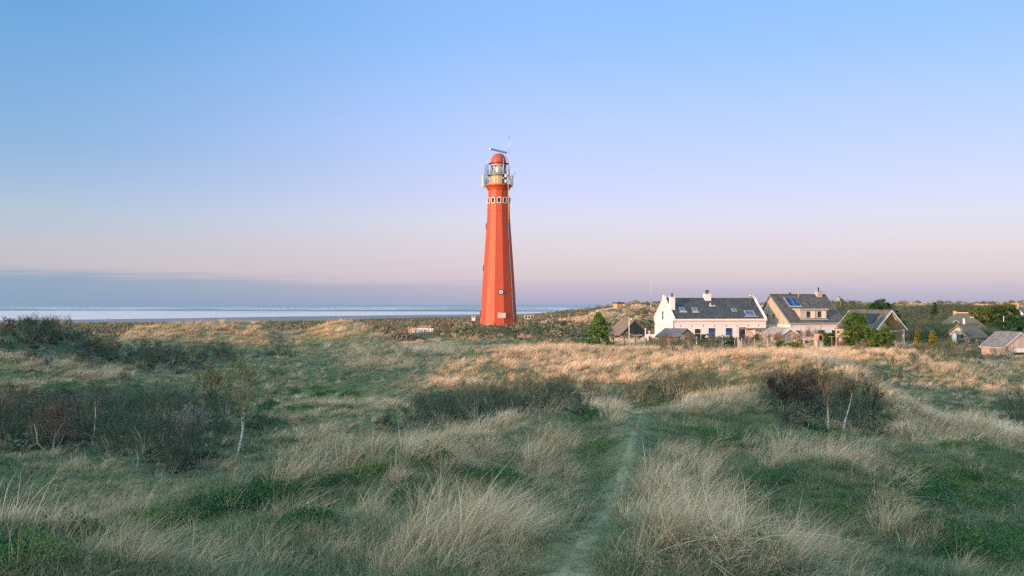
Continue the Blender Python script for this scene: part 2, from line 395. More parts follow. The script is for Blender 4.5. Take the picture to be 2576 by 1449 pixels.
# ------------------------------------------------------------------ camera, sun, sky
cam = bpy.data.objects.new('camera', bpy.data.cameras.new('camera')); COL.objects.link(cam)
cam.location = (0, 0, EYE); cam.rotation_euler = (R(90), 0, 0)
cam.data.sensor_width = 36; cam.data.lens = 36 * F / 2576; cam.data.shift_y = (HY - 724.5) / 2576
cam.data.clip_start = .1; cam.data.clip_end = 90000
SC.camera = cam
SC.view_settings.view_transform = 'Standard'; SC.view_settings.look = 'None'
SC.view_settings.exposure = EXPO; SC.view_settings.gamma = 1
SC.render.engine = 'CYCLES'
SC.cycles.use_denoising = False; SC.cycles.use_adaptive_sampling = True; SC.cycles.adaptive_threshold = .02
SC.cycles.max_bounces = 5; SC.cycles.diffuse_bounces = 3; SC.cycles.transmission_bounces = 4; SC.cycles.transparent_max_bounces = 8
SC.cycles.caustics_reflective = False; SC.cycles.caustics_refractive = False

sun = bpy.data.objects.new('sun', bpy.data.lights.new('sun', 'SUN')); COL.objects.link(sun)
sun.data.energy = SUN_E; sun.data.angle = R(.6); sun.data.color = (1.0, .50, .28)
sun.rotation_euler = Vector(SUN).to_track_quat('Z', 'Y').to_euler()

def srgb(r, g, b):
    f = lambda c: (c / 255 / 12.92) if c <= 10 else ((c / 255 + .055) / 1.055) ** 2.4
    return (f(r), f(g), f(b))
W = bpy.data.worlds.new('World'); SC.world = W; W.use_nodes = True
t = NT(W.node_tree); t.n.clear()
co = t.node('ShaderNodeTexCoord').outputs['Generated']
s = t.node('ShaderNodeSeparateXYZ', {0: co})
z = s.outputs[2]
hyp = t.math('SQRT', t.math('SUBTRACT', 1.0, t.math('MULTIPLY', z, z)))
el = t.math('DIVIDE', z, t.math('MAXIMUM', hyp, .02))          # tangent of the elevation
ex = t.mrange(el, 0, .36)                                      # 0 horizon .. 1 top of view
def E(y): return (HY - y) / F / .36
def ph(r, g, b):                      # the colour seen, less what the sky texture adds
    return tuple(max(.0, v - n) for v, n in zip(srgb(r, g, b), (.075, .105, .09)))
clear = t.ramp(ex, [(0, ph(178, 184, 212)), (E(735), ph(197, 192, 212)), (E(690), ph(214, 203, 216)), (E(640), ph(219, 209, 221)),
                    (E(555), ph(218, 217, 237)), (E(470), ph(206, 213, 248)), (E(360), ph(193, 210, 255)), (E(230), ph(176, 205, 255)), (E(90), ph(157, 199, 253)), (1, ph(147, 192, 250))])
up = t.mix(t.mrange(z, .33, .95), clear, srgb(80, 138, 204))
# the west (viewer's left-hand side of the sky) is a little deeper and greener
wx = t.mrange(t.math('DIVIDE', s.outputs[0], t.math('MAXIMUM', hyp, .05)), -.50, .06, 1, 0, smooth=True)
ahead = t.mrange(s.outputs[1], .2, .5)
up = t.mix(t.math('MULTIPLY', wx, t.math('MULTIPLY', ahead, t.mrange(el, .02, .15, .40, 1))), up, t.mix(1.0, up, (.44, .68, .70), 'MULTIPLY'))
# warm glow round the low sun, behind the viewer
dt = t.node('ShaderNodeVectorMath', {0: co, 1: tuple(SUN)}, operation='DOT_PRODUCT').outputs['Value']
glow = t.math('MULTIPLY', t.mrange(dt, .1, 1, 0, 1, smooth=True), t.mrange(z, -.05, .55, 1, 0))
bright = t.mrange(t.node('ShaderNodeVectorMath', {0: co, 1: (-.62, -.60, .50)}, operation='DOT_PRODUCT').outputs['Value'], -.15, 1.0, 0.0, 1.0, smooth=True)
ba = lambda k: t.math('MULTIPLY_ADD', bright, k, 1.0)
up = t.mix(1.0, up, t.node('ShaderNodeCombineColor', {0: ba(11.6), 1: ba(7.1), 2: ba(3.4)}).outputs[0], 'MULTIPLY')
up = t.mix(glow, up, (3.2, 2.3, 1.6))
# low band of far cloud over the sea
az = t.math('ARCTAN2', s.outputs[0], s.outputs[1])
cv = t.node('ShaderNodeCombineXYZ', {0: t.math('MULTIPLY', az, 5.0), 1: t.math('MULTIPLY', el, 160.0), 2: .3}).outputs[0]
cn = t.noise(cv, 1.3, 6, .62)
top = t.mrange(az, -.5, .12, .0335, .0225)
edge = t.math('ADD', t.math('SUBTRACT', top, el), t.math('MULTIPLY', t.math('SUBTRACT', cn, .5), .03))
band = t.math('MULTIPLY', t.mrange(edge, -.002, .010, 0, 1, smooth=True), t.mrange(az, -.44, .02, .88, .14))
streak = t.math('MULTIPLY', t.mrange(cn, .42, .62, 0, .35), t.mrange(el, .012, .03))
cc = t.mix(streak, ph(141, 176, 203), ph(120, 165, 197))
cc = t.mix(t.mrange(el, 0, .012, .3, 0), cc, ph(150, 178, 210))
skyc = t.mix(band, up, cc)
hi = t.noise(t.node('ShaderNodeCombineXYZ', {0: t.math('MULTIPLY', az, 2.0), 1: t.math('MULTIPLY', el, 26.0), 2: 4.0}).outputs[0], 1.0, 5, .55)
wisp = t.math('MULTIPLY', t.mrange(hi, .5, .75, 0, .22), t.mrange(el, .04, .09, 1, 0))
skyc = t.mix(wisp, skyc, ph(224, 206, 216))
bg = t.node('ShaderNodeBackground', {'Color': skyc, 'Strength': SKY_K})
nis = t.node('ShaderNodeTexSky', sky_type='NISHITA', sun_disc=False, sun_elevation=SUN_EL, sun_rotation=math.pi + SUN_AZ, air_density=1.0, dust_density=1.0, ozone_density=2.0)
bg2 = t.node('ShaderNodeBackground', {'Color': nis.outputs[0], 'Strength': .05 * SKY_K})
ad = t.node('ShaderNodeAddShader', {0: bg.outputs[0], 1: bg2.outputs[0]})
t.l.new(ad.outputs[0], t.node('ShaderNodeOutputWorld').inputs[0])

# ------------------------------------------------------------------ what grows where (read off the photograph, kept in ground positions)
# (x, y, rx, ry, weight)
_K = 1.769
def C(x, y, rx, ry, w): return (x * _K, 705 + y * _K, rx * _K, ry * _K, w)
def chain(pts, n, rx, ry, w):
    xs = np.linspace(pts[0][0], pts[-1][0], n); ys = np.interp(xs, [p[0] for p in pts], [p[1] for p in pts])
    return [C(x, y, rx, ry, w) for x, y in zip(xs, ys)]
MARRAM = [*chain([(395, 302), (480, 276), (560, 256), (640, 236), (710, 212), (775, 188), (800, 180), (850, 168)], 22, 17, 8, 1.35), C(848, 176, 38, 17, 1.25), C(870, 188, 20, 16, 1.1),
          *chain([(560, 290), (650, 262), (740, 240), (800, 222)], 8, 24, 10, .95), C(770, 262, 36, 22, 1.05), C(800, 228, 30, 12, .9), C(660, 335, 60, 18, .8), C(640, 370, 90, 28, .95), C(730, 395, 60, 24, .8), C(560, 410, 60, 20, .6), C(705, 330, 40, 18, .7), C(800, 290, 26, 16, .6),
          C(950, 300, 42, 38, 1.2), C(985, 330, 50, 30, .9), C(975, 385, 75, 30, 1.0), C(920, 405, 40, 16, .8), C(1000, 280, 30, 14, .8), C(1040, 174, 24, 13, 1.2), C(985, 182, 16, 12, 1.0), C(1010, 205, 30, 10, .5),
          *chain([(960, 252), (1060, 243), (1150, 250), (1220, 262)], 8, 26, 9, .85), C(1110, 262, 40, 10, .6), C(1270, 300, 40, 22, .6), C(1230, 350, 50, 22, .5), C(1300, 365, 40, 18, .45), C(1130, 395, 70, 22, .5), C(1080, 330, 30, 18, .4), C(1400, 400, 60, 20, .3),
          C(1150, 108, 85, 15, 1.25), C(1215, 135, 30, 16, 1.1), *chain([(1220, 140), (1260, 165), (1300, 192), (1340, 210)], 6, 22, 13, 1.15), C(1385, 215, 62, 20, 1.05), C(1300, 215, 40, 14, .8), C(1440, 222, 30, 14, .8), *chain([(1250, 105), (1330, 122), (1400, 150), (1456, 168)], 7, 28, 9, .95), C(1330, 150, 60, 18, .5), C(1400, 125, 50, 12, .5),
          C(850, 118, 130, 15, 1.25), C(955, 112, 70, 16, 1.15), C(780, 106, 75, 11, 1.15), C(700, 150, 110, 9, 1.15), C(600, 152, 60, 7, .9), C(800, 138, 70, 9, 1.0), C(900, 140, 60, 9, .8), C(1060, 112, 50, 10, 1.0), C(640, 120, 50, 10, 1.0), C(560, 118, 60, 9, .9), C(600, 98, 60, 7, .9), C(1010, 125, 40, 9, .8),
          C(60, 122, 75, 11, 1.1), C(155, 133, 30, 9, 1.0), C(110, 140, 50, 8, .7), C(30, 150, 40, 10, .6), C(10, 112, 30, 8, .8), C(240, 78, 75, 13, 1.6), C(195, 84, 35, 10, 1.5), C(330, 74, 66, 11, 1.0), C(400, 78, 40, 9, .8), C(350, 92, 50, 5, .8), C(475, 72, 34, 11, 1.5), C(500, 95, 46, 12, 1.1), C(440, 100, 50, 9, .6), C(520, 118, 40, 9, .8),
          C(820, 72, 70, 10, 1.0), C(885, 54, 60, 18, 1.0), C(930, 48, 30, 14, 1.0), C(650, 72, 30, 5, .8), C(555, 78, 46, 5, .8), C(470, 180, 110, 26, .38), C(400, 150, 90, 14, .35), C(540, 175, 60, 12, .5), C(470, 205, 50, 14, .5), C(440, 240, 50, 12, .4),
          C(60, 300, 50, 14, .45), C(170, 300, 60, 14, .5), C(60, 360, 60, 16, .45), C(210, 335, 50, 9, .7), C(300, 325, 50, 8, .6), C(150, 345, 50, 10, .5), C(460, 380, 22, 22, .6), C(330, 395, 30, 16, .5), C(420, 335, 26, 12, .5), C(520, 345, 30, 14, .45), C(120, 270, 60, 8, .4)]
SHRUB = [C(160, 205, 185, 46, 1.25), C(40, 215, 90, 38, 1.1), C(250, 255, 66, 28, 1.25), C(300, 215, 60, 20, .7), C(215, 160, 70, 18, .6), C(205, 113, 75, 13, 1.4), C(300, 112, 55, 8, 1.0), C(245, 122, 85, 10, 1.1), C(390, 108, 40, 6, .6), C(130, 98, 70, 13, 1.0), C(55, 82, 70, 17, 1.2), C(20, 100, 40, 10, .9), C(320, 105, 50, 7, .6), C(330, 150, 60, 12, .4),
         C(740, 180, 85, 20, 1.3), C(650, 198, 66, 18, 1.2), C(570, 210, 44, 12, .7), C(800, 166, 44, 16, 1.1), C(905, 168, 36, 14, 1.2), C(955, 160, 52, 17, 1.25), C(1010, 156, 38, 13, 1.0), C(940, 135, 34, 9, .6),
         C(1165, 176, 72, 28, 1.2), C(1110, 165, 40, 20, .9), C(1235, 210, 28, 16, 1.1), C(1290, 140, 30, 20, .7), C(1445, 192, 30, 24, 1.0), C(1360, 110, 110, 7, .9), C(1250, 100, 60, 6, .5), C(1340, 170, 40, 12, .4),
         C(700, 80, 45, 5, 1.2), C(755, 82, 62, 5.5, 1.0), C(805, 83, 50, 6, .7), C(640, 76, 30, 5, .9), C(965, 98, 55, 7, .9), C(365, 143, 50, 10, .5), C(470, 140, 60, 9, .4), C(560, 165, 50, 8, .3)]
MOSS = [*[(x, 1420 - 98 * x / 350 if x < 350 else 1322 - 80 * (x - 350) / 300, 42, 10, 1.6) for x in range(-60, 660, 34)], *chain([(360, 318), (460, 292), (560, 270), (640, 250)], 9, 20, 5, 1.2), C(300, 345, 60, 10, .8), C(420, 350, 60, 14, .7), C(580, 320, 60, 18, .8), C(690, 290, 50, 16, 1.0), C(700, 240, 30, 6, .9), C(835, 200, 30, 7, .9), C(870, 235, 30, 14, .7),
        C(960, 345, 16, 16, .6), C(968, 285, 16, 8, .8), C(1090, 300, 50, 30, .9), C(1060, 380, 40, 20, .6), C(1330, 300, 120, 34, .8), C(1400, 380, 90, 30, 1.0), C(1200, 320, 50, 20, .7), C(1165, 213, 22, 8, .9), C(1030, 225, 50, 12, .8), C(975, 215, 30, 10, .8), C(440, 158, 60, 8, .7), C(400, 185, 60, 16, .6), C(370, 205, 40, 12, .6),
        C(780, 122, 26, 3.5, 1), C(735, 132, 34, 4, .9), C(885, 113, 16, 3, .7), C(500, 160, 50, 4.5, .9), C(925, 145, 30, 8, .7), C(130, 152, 80, 11, .6), C(320, 160, 30, 9, .4), C(340, 84, 40, 6, .5), C(1340, 228, 40, 5, .9), C(1380, 235, 40, 5, .8)]
PATHPX = [(1395, 1480), (1425, 1449), (1470, 1380), (1520, 1300), (1560, 1225), (1578, 1160), (1592, 1110), (1604, 1070), (1610, 1052)]
def field(L, x, y):
    r = np.zeros_like(x)
    for cx, cy, rx, ry, w in L:
        d = ((x - cx) / rx) ** 2 + ((y - cy) / ry) ** 2
        r = np.maximum(r, w * np.exp(-d * .9))
    return r
def masks(X, Y, Z):
    """marram, shrub, moss cover at ground points (front side only)"""
    Yc = np.maximum(Y, 2.0)
    px, py = CX + F * X / Yc, HY - F * (Z - EYE) / Yc
    jx = fbm(X, Y, 3.0, 3, .6, 21.0) * 30; jy = fbm(X, Y, 2.2, 3, .6, 33.0) * 10
    jk = np.clip(20 / Yc, .25, 1.0)
    px2, py2 = px + jx * jk, py + jy * jk * 1.5
    m = field(MARRAM, px2, py2); s = field(SHRUB, px2, py2); g = field(MOSS, px2, py2)
    bump = hummock(X, Y); m = m * (.72 + .56 * smooth(-.32, .30, bump)); g = np.maximum(g, .75 * smooth(-.22, -.50, bump) * (1 - smooth(70, 110, Yc)))
    # distance from the trodden path
    pX, pY = PATHW[:, 0], PATHW[:, 1]
    d = np.full(X.shape, 99.0)
    for i in range(len(pX) - 1):
        ax, ay = pX[i], pY[i]; bx, by = pX[i + 1] - ax, pY[i + 1] - ay
        tt = np.clip(((X - ax) * bx + (Y - ay) * by) / (bx * bx + by * by), 0, 1)
        d = np.minimum(d, np.hypot(X - ax - bx * tt, Y - ay - by * tt))
    return px, py, m, s, g, d
_py = np.array([[(x - CX) / F, y] for x, y in PATHPX])
PATHW = []
for x, y in PATHPX:                                   # walk the line of sight down to the ground
    Ys = np.linspace(7, 40, 900); g = ground((x - CX) * Ys / F, Ys) - (EYE - (y - HY) * Ys / F)
    k = int(np.argmax(g > 0)) if np.any(g > 0) else int(np.argmax(g))
    PATHW.append(((x - CX) * Ys[k] / F, Ys[k]))
PATHW = [(PATHW[0][0] - .6, PATHW[0][1] - 5)] + PATHW + [(PATHW[-1][0] + 1.0, PATHW[-1][1] + 8)]
PATHW = np.array(PATHW)
_t = np.linspace(0, len(PATHW) - 1, 90)
PATHW = np.stack([pchip(np.arange(len(PATHW)), PATHW[:, k], _t) for k in (0, 1)], 1)

# ------------------------------------------------------------------ ground sheet
nT, nR = ZG.shape
Vt = np.stack([GX.ravel(), GY.ravel(), ZG.ravel()], 1)
ii, jj = np.meshgrid(np.arange(nT - 1), np.arange(1, nR - 1), indexing='ij')
idx = lambda i, j: i * nR + j
quads = np.stack([idx(ii, jj), idx(ii, jj + 1), idx(ii + 1, jj + 1), idx(ii + 1, jj)], -1).reshape(-1, 4)
front = Vt[:, 1] > 3
px, py, m_, s_, g_, d_ = masks(Vt[:, 0], Vt[:, 1], Vt[:, 2])
m_ = np.where(front, m_, .3); s_ = np.where(front, s_, .1); g_ = np.where(front, g_, .3)
dist = np.hypot(Vt[:, 0], Vt[:, 1])
farf = smooth(130, 190, dist)
patch = fbm(Vt[:, 0], Vt[:, 1], 26, 4, .6, 8.0) * .5 + .5 + cover_bias(Vt[:, 0], Vt[:, 1])
east_ = smooth(.05, .16, Vt[:, 0] / np.maximum(Vt[:, 1], 1)) * smooth(330, 460, dist)
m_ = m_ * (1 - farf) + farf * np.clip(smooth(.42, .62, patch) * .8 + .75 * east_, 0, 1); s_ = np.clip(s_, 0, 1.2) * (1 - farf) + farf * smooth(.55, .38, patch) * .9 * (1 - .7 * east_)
gm = np_mesh('ground', Vt, quads, {'straw': m_, 'scrub': s_, 'moss': g_, 'path': np.exp(-(d_ / .55) ** 2) * front}, smooth=True)
m, t, out = new_mat('dune_ground')
co = t.node('ShaderNodeTexCoord').outputs['Object']
A = lambda n: t.node('ShaderNodeAttribute', attribute_name=n).outputs['Fac']
n1 = t.noise(co, .55, 6, .68); n2 = t.noise(co, 3.5, 5, .7); n3 = t.noise(co, 22, 3, .7)
f = t.math('ADD', t.math('MULTIPLY', n1, .4), t.math('ADD', t.math('MULTIPLY', n2, .35), t.math('MULTIPLY', n3, .25)))
c = t.ramp(f, [(.3, (.030, .075, .045)), (.45, (.070, .105, .050)), (.55, (.13, .125, .065)), (.68, (.25, .20, .11))])
c = t.mix(t.mrange(A('straw'), .2, .9, 0, .7), c, t.ramp(f, [(.3, (.12, .105, .05)), (.6, (.33, .25, .14))]))
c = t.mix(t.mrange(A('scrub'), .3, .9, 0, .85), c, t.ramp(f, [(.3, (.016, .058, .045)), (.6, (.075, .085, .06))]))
c = t.mix(t.mrange(A('moss'), .3, .9, 0, .8), c, t.ramp(f, [(.3, (.02, .065, .022)), (.6, (.085, .13, .03))]))
c = t.mix(t.math('MULTIPLY', A('path'), .6), c, t.ramp(f, [(.3, (.07, .12, .06)), (.65, (.22, .22, .13))]))
p = t.node('ShaderNodeBsdfPrincipled', {'Base Color': c, 'Roughness': .95, 'Specular IOR Level': .05})
bn = t.node('ShaderNodeBump', {'Height': f, 'Strength': 1.0, 'Distance': .25}); t.l.new(bn.outputs[0], p.inputs['Normal'])
t.l.new(p.outputs[0], out.inputs[0])
gr = np_obj('ground', gm, m); tag(gr, kind='structure')

# trodden path: a sheet a few millimetres over the turf
m, t, out = new_mat('trodden_path')
co = t.node('ShaderNodeTexCoord').outputs['Object']
n1 = t.noise(co, 1.6, 5, .65); n2 = t.noise(t.node('ShaderNodeMapping', {'Vector': co, 'Scale': (3, 9, 6)}).outputs[0], 3, 4, .7)
f = t.math('ADD', t.math('MULTIPLY', n1, .5), t.math('MULTIPLY', n2, .5))
c = t.ramp(f, [(.34, (.07, .09, .045)), (.45, (.155, .15, .085)), (.55, (.235, .21, .135)), (.65, (.36, .31, .22))])
p = t.node('ShaderNodeBsdfPrincipled', {'Base Color': c, 'Roughness': .95, 'Specular IOR Level': .05})
bn = t.node('ShaderNodeBump', {'Height': n2, 'Strength': .8, 'Distance': .06}); t.l.new(bn.outputs[0], p.inputs['Normal'])
t.l.new(p.outputs[0], out.inputs[0])
T = np.gradient(PATHW, axis=0); T /= np.hypot(T[:, 0], T[:, 1])[:, None]
wid = (.34 + .34 * fbm(np.arange(90) * 1.0, np.zeros(90), 4.5, 3)) * np.clip(1.15 - np.arange(90) / 78.0, .10, 1)
rows = []
for k in np.linspace(-1, 1, 9):
    q = PATHW + np.stack([T[:, 1], -T[:, 0]], 1) * (k * wid)[:, None]
    rows.append(np.stack([q[:, 0], q[:, 1], ground(q[:, 0], q[:, 1]) + .03 * (1 - k ** 4) - .012], 1))
pv = np.stack(rows, 1).reshape(-1, 3)
a, b = np.meshgrid(np.arange(89), np.arange(8), indexing='ij')
pq = np.stack([a * 9 + b, a * 9 + b + 1, (a + 1) * 9 + b + 1, (a + 1) * 9 + b], -1).reshape(-1, 4)
tag(np_obj('path', np_mesh('path', pv, pq, smooth=True), m), kind='structure')

# ------------------------------------------------------------------ beach, lagoon, sandbars, sea
def seaY(y, z=0.0): return (EYE - z) * F / (y - HY)
m, t, out = new_mat('wet_sand')
co = t.node('ShaderNodeTexCoord').outputs['Object']
mp = t.node('ShaderNodeMapping', {'Vector': co, 'Scale': (.25, 1, 1)}).outputs[0]
n1 = t.noise(mp, .02, 6, .6); n2 = t.noise(mp, .6, 3, .6)
c = t.ramp(n1, [(.35, (.115, .10, .10)), (.6, (.175, .15, .145))])
p = t.node('ShaderNodeBsdfPrincipled', {'Base Color': c, 'Roughness': .7, 'Specular IOR Level': .3})
t.l.new(p.outputs[0], out.inputs[0]); SAND = m
def sheet(name, pts, z, mat):
    o = MB().add([(x, y, z) for x, y in pts], [tuple(range(len(pts)))]).build(name, mat); return tag(o, kind='structure')
sheet('beach', [(-4000, 560), (2600, 560), (2600, 3200), (-4000, 3200)], 0.0, SAND)
def water(name, col, rough, bump, sx, sy, scale, hi, spec=.5):
    m, t, out = new_mat(name)
    co = t.node('ShaderNodeTexCoord').outputs['Object']
    mp = t.node('ShaderNodeMapping', {'Vector': co, 'Scale': (sx, sy, 1)}).outputs[0]
    n = t.noise(mp, scale, 5, .62)
    c = t.ramp(n, [(.40, scl(col, .82)), (.53, col), (.62, scl(col, 1.06)), (.70, hi)])
    p = t.node('ShaderNodeBsdfPrincipled', {'Base Color': c, 'Roughness': rough, 'Specular IOR Level': spec, 'IOR': 1.33})
    bn = t.node('ShaderNodeBump', {'Height': t.noise(mp, scale * 6, 4, .6), 'Strength': bump, 'Distance': .5}); t.l.new(bn.outputs[0], p.inputs['Normal'])
    t.l.new(p.outputs[0], out.inputs[0]); return m
LAG = water('lagoon_water', (.50, .42, .40), .45, .12, .1, 1, .05, (.53, .44, .42))
SEA = water('sea_water', (.20, .235, .24), .55, .3, .06, 1, .006, (.62, .66, .72))
edge_y = [(-700, 807), (0, 806), (150, 804.6), (400, 801.5), (716, 796.3), (1000, 793), (1300, 789.5), (1500, 785), (1600, 782.6)]
pts = []
for k in range(80):
    x = -700 + 2300 * k / 79; y = float(np.interp(x, [e[0] for e in edge_y], [e[1] for e in edge_y]))
    Y = seaY(y) * (1 + .006 * float(fbm(np.array([x * 1.0]), np.array([0.0]), 90, 3)[0])); pts.append(((x - CX) * Y / F, Y))
Yb = seaY(780.9)
far = [((x - CX) * (Yb + 20 * math.sin(x * .01)) / F, Yb + 20 * math.sin(x * .01)) for x in np.linspace(1750, -700, 40)]
sheet('lagoon_water', pts + far, .03, LAG)
def bar(x0, x1, y0, y1, z):
    """low sandbar, tapering out at both ends"""
    n = 40; A_, B_ = [], []
    for k in range(n + 1):
        x = x0 + (x1 - x0) * k / n; w = max(.04, math.sin(math.pi * k / n) ** .45); ym = (y0 + y1) / 2; h = (y1 - y0) / 2 * w
        for L_, yy in ((A_, ym + h), (B_, ym - h)):
            Y = seaY(yy, z); L_.append(((x - CX) * Y / F, Y))
    tag(MB().add([(x, y, z) for x, y in A_ + B_[::-1]], [tuple(range(2 * n + 2))]).build('sandbar', DARKSAND), kind='structure')
DARKSAND = plain('dark_sand', (.10, .105, .12), .8, .2, .01)
for a_ in ((-700, 620, 779.6, 781.4, .08), (400, 1690, 781.0, 783.2, .08), (1100, 1500, 784.2, 784.9, .07), (560, 760, 786.2, 786.8, .07)): bar(*a_)
sheet('sea', [(-60000, 2760), (60000, 2760), (60000, 80000), (-60000, 80000)], .02, SEA)
def surf(x0, x1, y):
    """a breaking wave: a long low ridge of foam"""
    Y = seaY(y); X0, X1 = (x0 - CX) * Y / F, (x1 - CX) * Y / F; n = 24; vs = []
    for k in range(n + 1):
        w = math.sin(math.pi * k / n) ** .5; X = X0 + (X1 - X0) * k / n; dy = 8 * math.sin(k * 1.7 + x0)
        vs += [(X, Y - 9 * w + dy, .02), (X, Y + dy, .05 + .85 * w), (X, Y + 14 * w + dy, .02)]
    return vs, [q for k in range(n) for q in ((3 * k, 3 * k + 3, 3 * k + 4, 3 * k + 1), (3 * k + 1, 3 * k + 4, 3 * k + 5, 3 * k + 2))]
mb = MB(); rs = random.Random(4)
for k in range(70):
    y = rs.choice((773.2, 774.6, 776, 777.5, 778.6)) + rs.uniform(-.4, .4); x = rs.uniform(-300, 1600); mb.add(*surf(x, x + rs.uniform(40, 260), y))
FOAM = plain('sea_foam', (.36, .38, .41), .9, .1, .02)
tag(mb.build('surf', FOAM), kind='stuff')

# ------------------------------------------------------------------ grass, reeds, twigs: prototypes for the scattered cover
def tuft(seed, n, rad, l0, l1, spread, wind, droop, w, segs=4):
    g = np.random.default_rng(seed)
    a = g.uniform(0, 2 * np.pi, n); r = rad * np.sqrt(g.random(n))
    root = np.stack([r * np.cos(a), r * np.sin(a), np.full(n, -.04)], 1)
    L = g.uniform(l0, l1, n)
    d = np.stack([np.cos(a) * spread * (.3 + r / rad) + g.normal(0, spread * .6, n) + wind * .35, np.sin(a) * spread * (.3 + r / rad) + g.normal(0, spread * .6, n), np.ones(n)], 1)
    d /= np.linalg.norm(d, axis=1)[:, None]
    bend = np.stack([wind * g.uniform(.5, 1.3, n) + g.normal(0, .30, n), g.normal(0, .34, n), -droop * g.uniform(.4, 1.4, n)], 1)
    t = np.linspace(0, 1, segs + 1)
    pts = root[:, None, :] + L[:, None, None] * (d[:, None, :] * t[None, :, None] + bend[:, None, :] * (t ** 2)[None, :, None] * .62)
    th = g.uniform(0, np.pi, n); sd = np.stack([np.cos(th), np.sin(th), np.zeros(n)], 1)
    ww = (w * g.uniform(.6, 1.3, n))[:, None, None] * (1 - .85 * t ** 1.5)[None, :, None]
    Lf = pts - sd[:, None, :] * ww * .5; Rt = pts + sd[:, None, :] * ww * .5
    V = np.stack([Lf, Rt], 2).reshape(-1, 3)
    base = (np.arange(n) * (segs + 1) * 2)[:, None] + (np.arange(segs) * 2)[None, :]
    Q = np.stack([base, base + 1, base + 3, base + 2], -1).reshape(-1, 4)
    tint = np.repeat(g.random(n), (segs + 1) * 2)
    al = np.tile(np.repeat(t, 2), n)
    return V, Q, tint, al
def tuft_mesh(name, *a, **k):
    V, Q, ti, al = tuft(*a, **k); return np_mesh(name, V, Q, {'tint': ti, 'along': al})

def branches(seed, h, trunks=1, lean=(0, 0), r0=.05, depth=4, kids=(3, 5), spread=.6, up=.25, crook=.15, taper=.62, lenk=.62, droop=0.0, minr=.004, base_spread=.3, first=.35):
    """skeleton of a bare tree: list of (polyline, r_start, r_end, level)"""
    g = random.Random(seed); out = []
    def grow(p, d, L, r, lev):
        n = 4 if lev < 2 else 3; pts = [p]; q = p.copy(); dd = d.copy()
        for i in range(n):
            dd = (dd + Vector((g.gauss(0, crook), g.gauss(0, crook), g.gauss(0, crook * .6) + (up if lev else up * .4) * .3 - droop * .2 * lev))).normalized()
            q = q + dd * (L / n); pts.append(q)
        r1 = max(minr * .6, r * (taper if lev else .55)); out.append((pts, r, r1, lev))
        if lev >= depth: return
        k = g.randint(*kids) + (2 if lev == 0 else 0)
        for i in range(k):
            tpos = first + (1 - first) * (i + g.random()) / k if lev == 0 else .25 + .75 * (i + g.random()) / k
            f = min(.999, tpos) * n; j = int(f); pp = pts[j].lerp(pts[min(j + 1, n)], f - j)
            ax = dd.orthogonal(); ax.rotate(__import__('mathutils').Quaternion(dd, g.uniform(0, 6.283)))
            nd = (dd * math.cos(spread) + ax.normalized() * math.sin(spread * g.uniform(.7, 1.3)) + Vector((0, 0, up * .5))).normalized()
            grow(pp, nd, L * lenk * g.uniform(.65, 1.15) * (1.15 - .35 * tpos), max(minr, r * (1 - .45 * tpos) * .55), lev + 1)
    for k in range(trunks):
        a = g.uniform(0, 6.283); b = base_spread * (g.random() if trunks > 1 else 0)
        d = Vector((math.cos(a) * b + lean[0], math.sin(a) * b + lean[1], 1)).normalized()
        grow(Vector((math.cos(a) * .12 * (trunks > 1), math.sin(a) * .12 * (trunks > 1), -.1)), d, h * g.uniform(.5, .68), r0 * g.uniform(.7, 1.1), 0)
    return out
def skeleton_mesh(name, sk, lev_min=0, lev_max=9, thick=1.0, seed=0):
    """tapered limbs (5-sided low down, 3-sided twigs)"""
    g = random.Random(seed); V = []; T3 = []; tint = []; al = []
    for pts, r0, r1, lev in sk:
        if not lev_min <= lev <= lev_max: continue
        n = 5 if lev == 0 else 3; m_ = len(pts); b0 = len(V); tv = g.random()
        if seed < 0: tv = (.95, .62, .4, .2)[min(lev, 3)] * g.uniform(.75, 1.1)
        for k, p in enumerate(pts):
            d = (pts[min(k + 1, m_ - 1)] - pts[max(k - 1, 0)]).normalized(); a = d.orthogonal().normalized(); b = d.cross(a)
            rr = (r0 + (r1 - r0) * k / (m_ - 1)) * thick
            for j in range(n):
                w = 6.2832 * j / n; V.append(p + a * (math.cos(w) * rr) + b * (math.sin(w) * rr)); tint.append(tv); al.append(1.0)
        for k in range(m_ - 1):
            for j in range(n):
                T3.append((b0 + k * n + j, b0 + k * n + (j + 1) % n, b0 + (k + 1) * n + (j + 1) % n, b0 + (k + 1) * n + j))
    return np_mesh(name, [tuple(v) for v in V], np.array(T3), {'tint': tint, 'along': al}, smooth=True)

